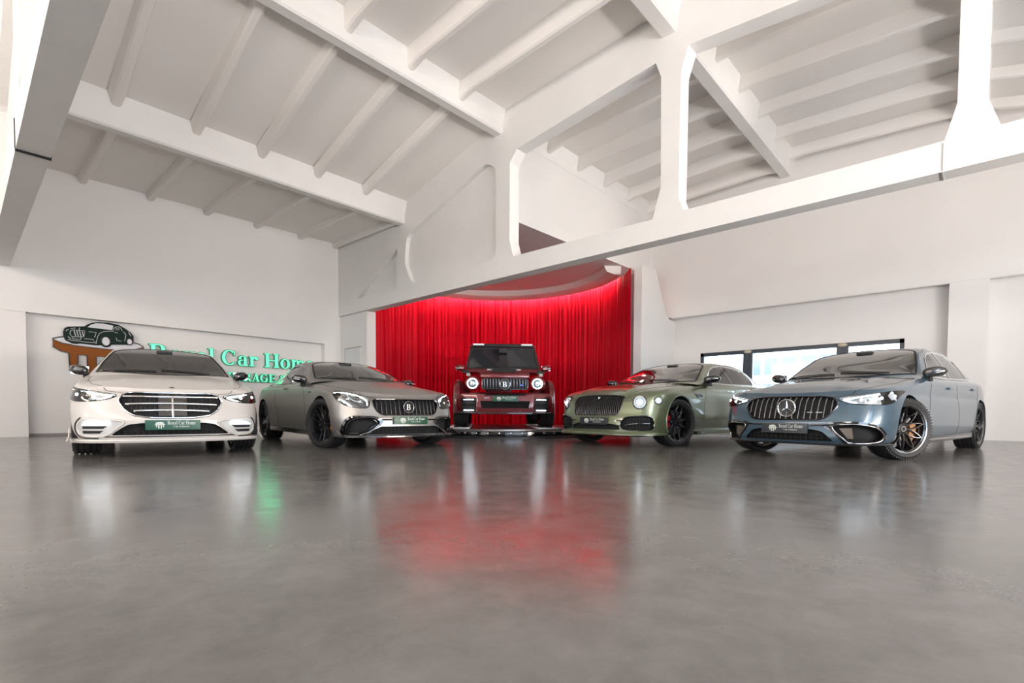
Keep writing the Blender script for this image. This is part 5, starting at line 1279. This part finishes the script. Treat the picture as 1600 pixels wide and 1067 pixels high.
        # wheel arch flares swept around each wheel
        for wx in (0, -2.89):
            v = []; n_ = 26; prof = [(.86, .52, 0), (.93, .60, 0), (1.02, .585, 0), (1.045, .55, 0), (1.045, .50, 0), (.80, .50, 0)]
            for k in range(n_+1):
                a_ = math.radians(-12)+math.radians(204)*k/n_
                fl = 1.0
                for yy, r_, _ in prof:
                    cx_, cz_ = math.cos(a_), math.sin(a_)
                    sq = 1/max(abs(cx_)**2.6+abs(cz_)**2.6, 1e-6)**(1/2.6)       # squarish arch
                    rr2 = .50+(r_-.50)*(.9 if cz_ < .5 else 1)
                    v.append((wx+cx_*rr2*(sq if r_ > .51 else 1), s*yy, R+.02+cz_*rr2*(sq if r_ > .51 else 1)*1.0))
            m = len(prof); f = [(k*m+j, k*m+(j+1) % m, (k+1)*m+(j+1) % m, (k+1)*m+j) for k in range(n_) for j in range(m)]+[tuple(range(m)), tuple(range(n_*m, n_*m+m))[::-1]]
            o = link('wheel_flare', v, f, red_p, root); clean(o); o.data.polygons.foreach_set('use_smooth', [True]*len(o.data.polygons)); o.data.set_sharp_from_angle(angle=.7)
    # bumper
    bp = hull('bumper', sym([(.80, .60, .30), (.82, .56, .42), (.80, .56, .69), (.68, .60, .73), (.70, .90, .70), (.62, 1.0, .66), (.66, .985, .45), (.64, .93, .30), (.5, .9, .32), (.5, .8, .7)]), .015, red_p)
    PB = Proj(bp); D = (-1, 0, 0)
    cut = MB(); PB.solid([(.8, -.47, .405), (.8, .47, .405), (.8, .50, .55), (.8, -.50, .55)], D, .2, .06, .2, mb=cut)
    PB.solid([(.8, -.43, .655), (.8, .43, .655), (.8, .38, .695), (.8, -.38, .695)], D, .2, .05, .2, mb=cut)
    for s in (1, -1): PB.solid(mm_([(.8, .57, .335), (.8, .88, .335), (.8, .90, .62), (.8, .585, .60)], s), D, .2, .04, .2, mb=cut)
    bp.data.materials.append(void); co = link('cutter', cut.v, cut.f, [red_p, void], root, None, [1]*len(cut.f)); boolean(bp, co, 32)
    mb = MB()
    for z in (.43, .47, .51): mb.tube([PB.hit((.8, y_, z), D, -.03) for y_ in np.linspace(-.47, .47, 8)], .005, 5)
    for k in range(-9, 10): mb.tube([PB.hit((.8, k*.05, z), D, -.03) for z in (.41, .545)], .004, 5)
    s_ = mb.build('intake_mesh', black, bp); s_['kind'] = 'stuff'
    for s in (1, -1):
        for z, m__ in ((.577, led), (.362, led)):
            mb = MB(); mb.tube([PB.hit((.8, s*(.63+.20*t), z), D, .006) for t in np.linspace(0, 1, 6)], .008, 8, flat=1.0); mb.build('light_bar', m__, bp, 60)
        mb = MB(); mb.tube([PB.hit((.8, s*.575, z), D, .004) for z in (.33, .47, .61)], .011, 8); mb.build('duct_post', red_p, bp, 60)
        for z in (.43, .50): mb = MB(); mb.tube([PB.hit((.8, s*(.60+.27*t), z), D, -.02) for t in np.linspace(0, 1, 6)], .007, 6); mb.build('duct_vane', black, bp, 60)
        mb = MB(); mb.box(.82, .83, s*.33, s*.42, .60, .615, .003) if s < 0 else mb.box(.81, .815, .30, .31, .36, .365); mb.build('badge', satin, bp)
    mb = MB(); mb.box(.78, .79, -.30, -.24, .335, .35); mb.build('badge', satin, bp)
    hull('bumper_lip', sym([(.84, .55, .285), (.84, .55, .315), (.70, .93, .30), (.66, .96, .34), (.5, .9, .29), (.5, .5, .28)]), .008, gloss_black)
    c = dict(track=1.82, tyre=(R, .30, .285), plate=(.845, .595, .52, .115), mirror=(-.30, .955, 1.30), mir_size=(.07, .105, .075),
             wheel=dict(kind='y', n=6, rim=rimblk, face=rimblk, caliper=red_c))
    for wx in (0, -2.89):
        for s in (1, -1): wheel(c, root, wx, s, 0, wx == 0)
    mirror_part(c, root, 1, red_p, satin); mirror_part(c, root, -1, red_p, satin)
    plate_part(c, root, plate_green, ink_m)
    mb = MB(); mb.box(-3.7, .45, -.42, .42, .34, .48, .02); mb.tube([(0, -.75, .36), (0, .75, .36)], .05, 10); mb.tube([(-2.89, -.75, .36), (-2.89, .75, .36)], .06, 10); mb.build('underbody', black, root, 40)
    for s in (1, -1):
        mb = MB(); mb.box(-2.35, -.55, s*.86, s*1.0, .34, .40, .015); mb.build('side_step', black, root)
        mb = MB(); mb.tube([(-.55, s*.86, .85), (-2.3, s*.87, .85)], .018, 8); mb.build('rub_strip', black, root, 60)
    mb = MB(); mb.lathe([(0, -.10), (.36, -.10), (.38, -.06), (.38, .10)], 40, 'x', (-4.1, 0, .95)); mb.build('spare_wheel_cover', red_p, root, 40)
suv()
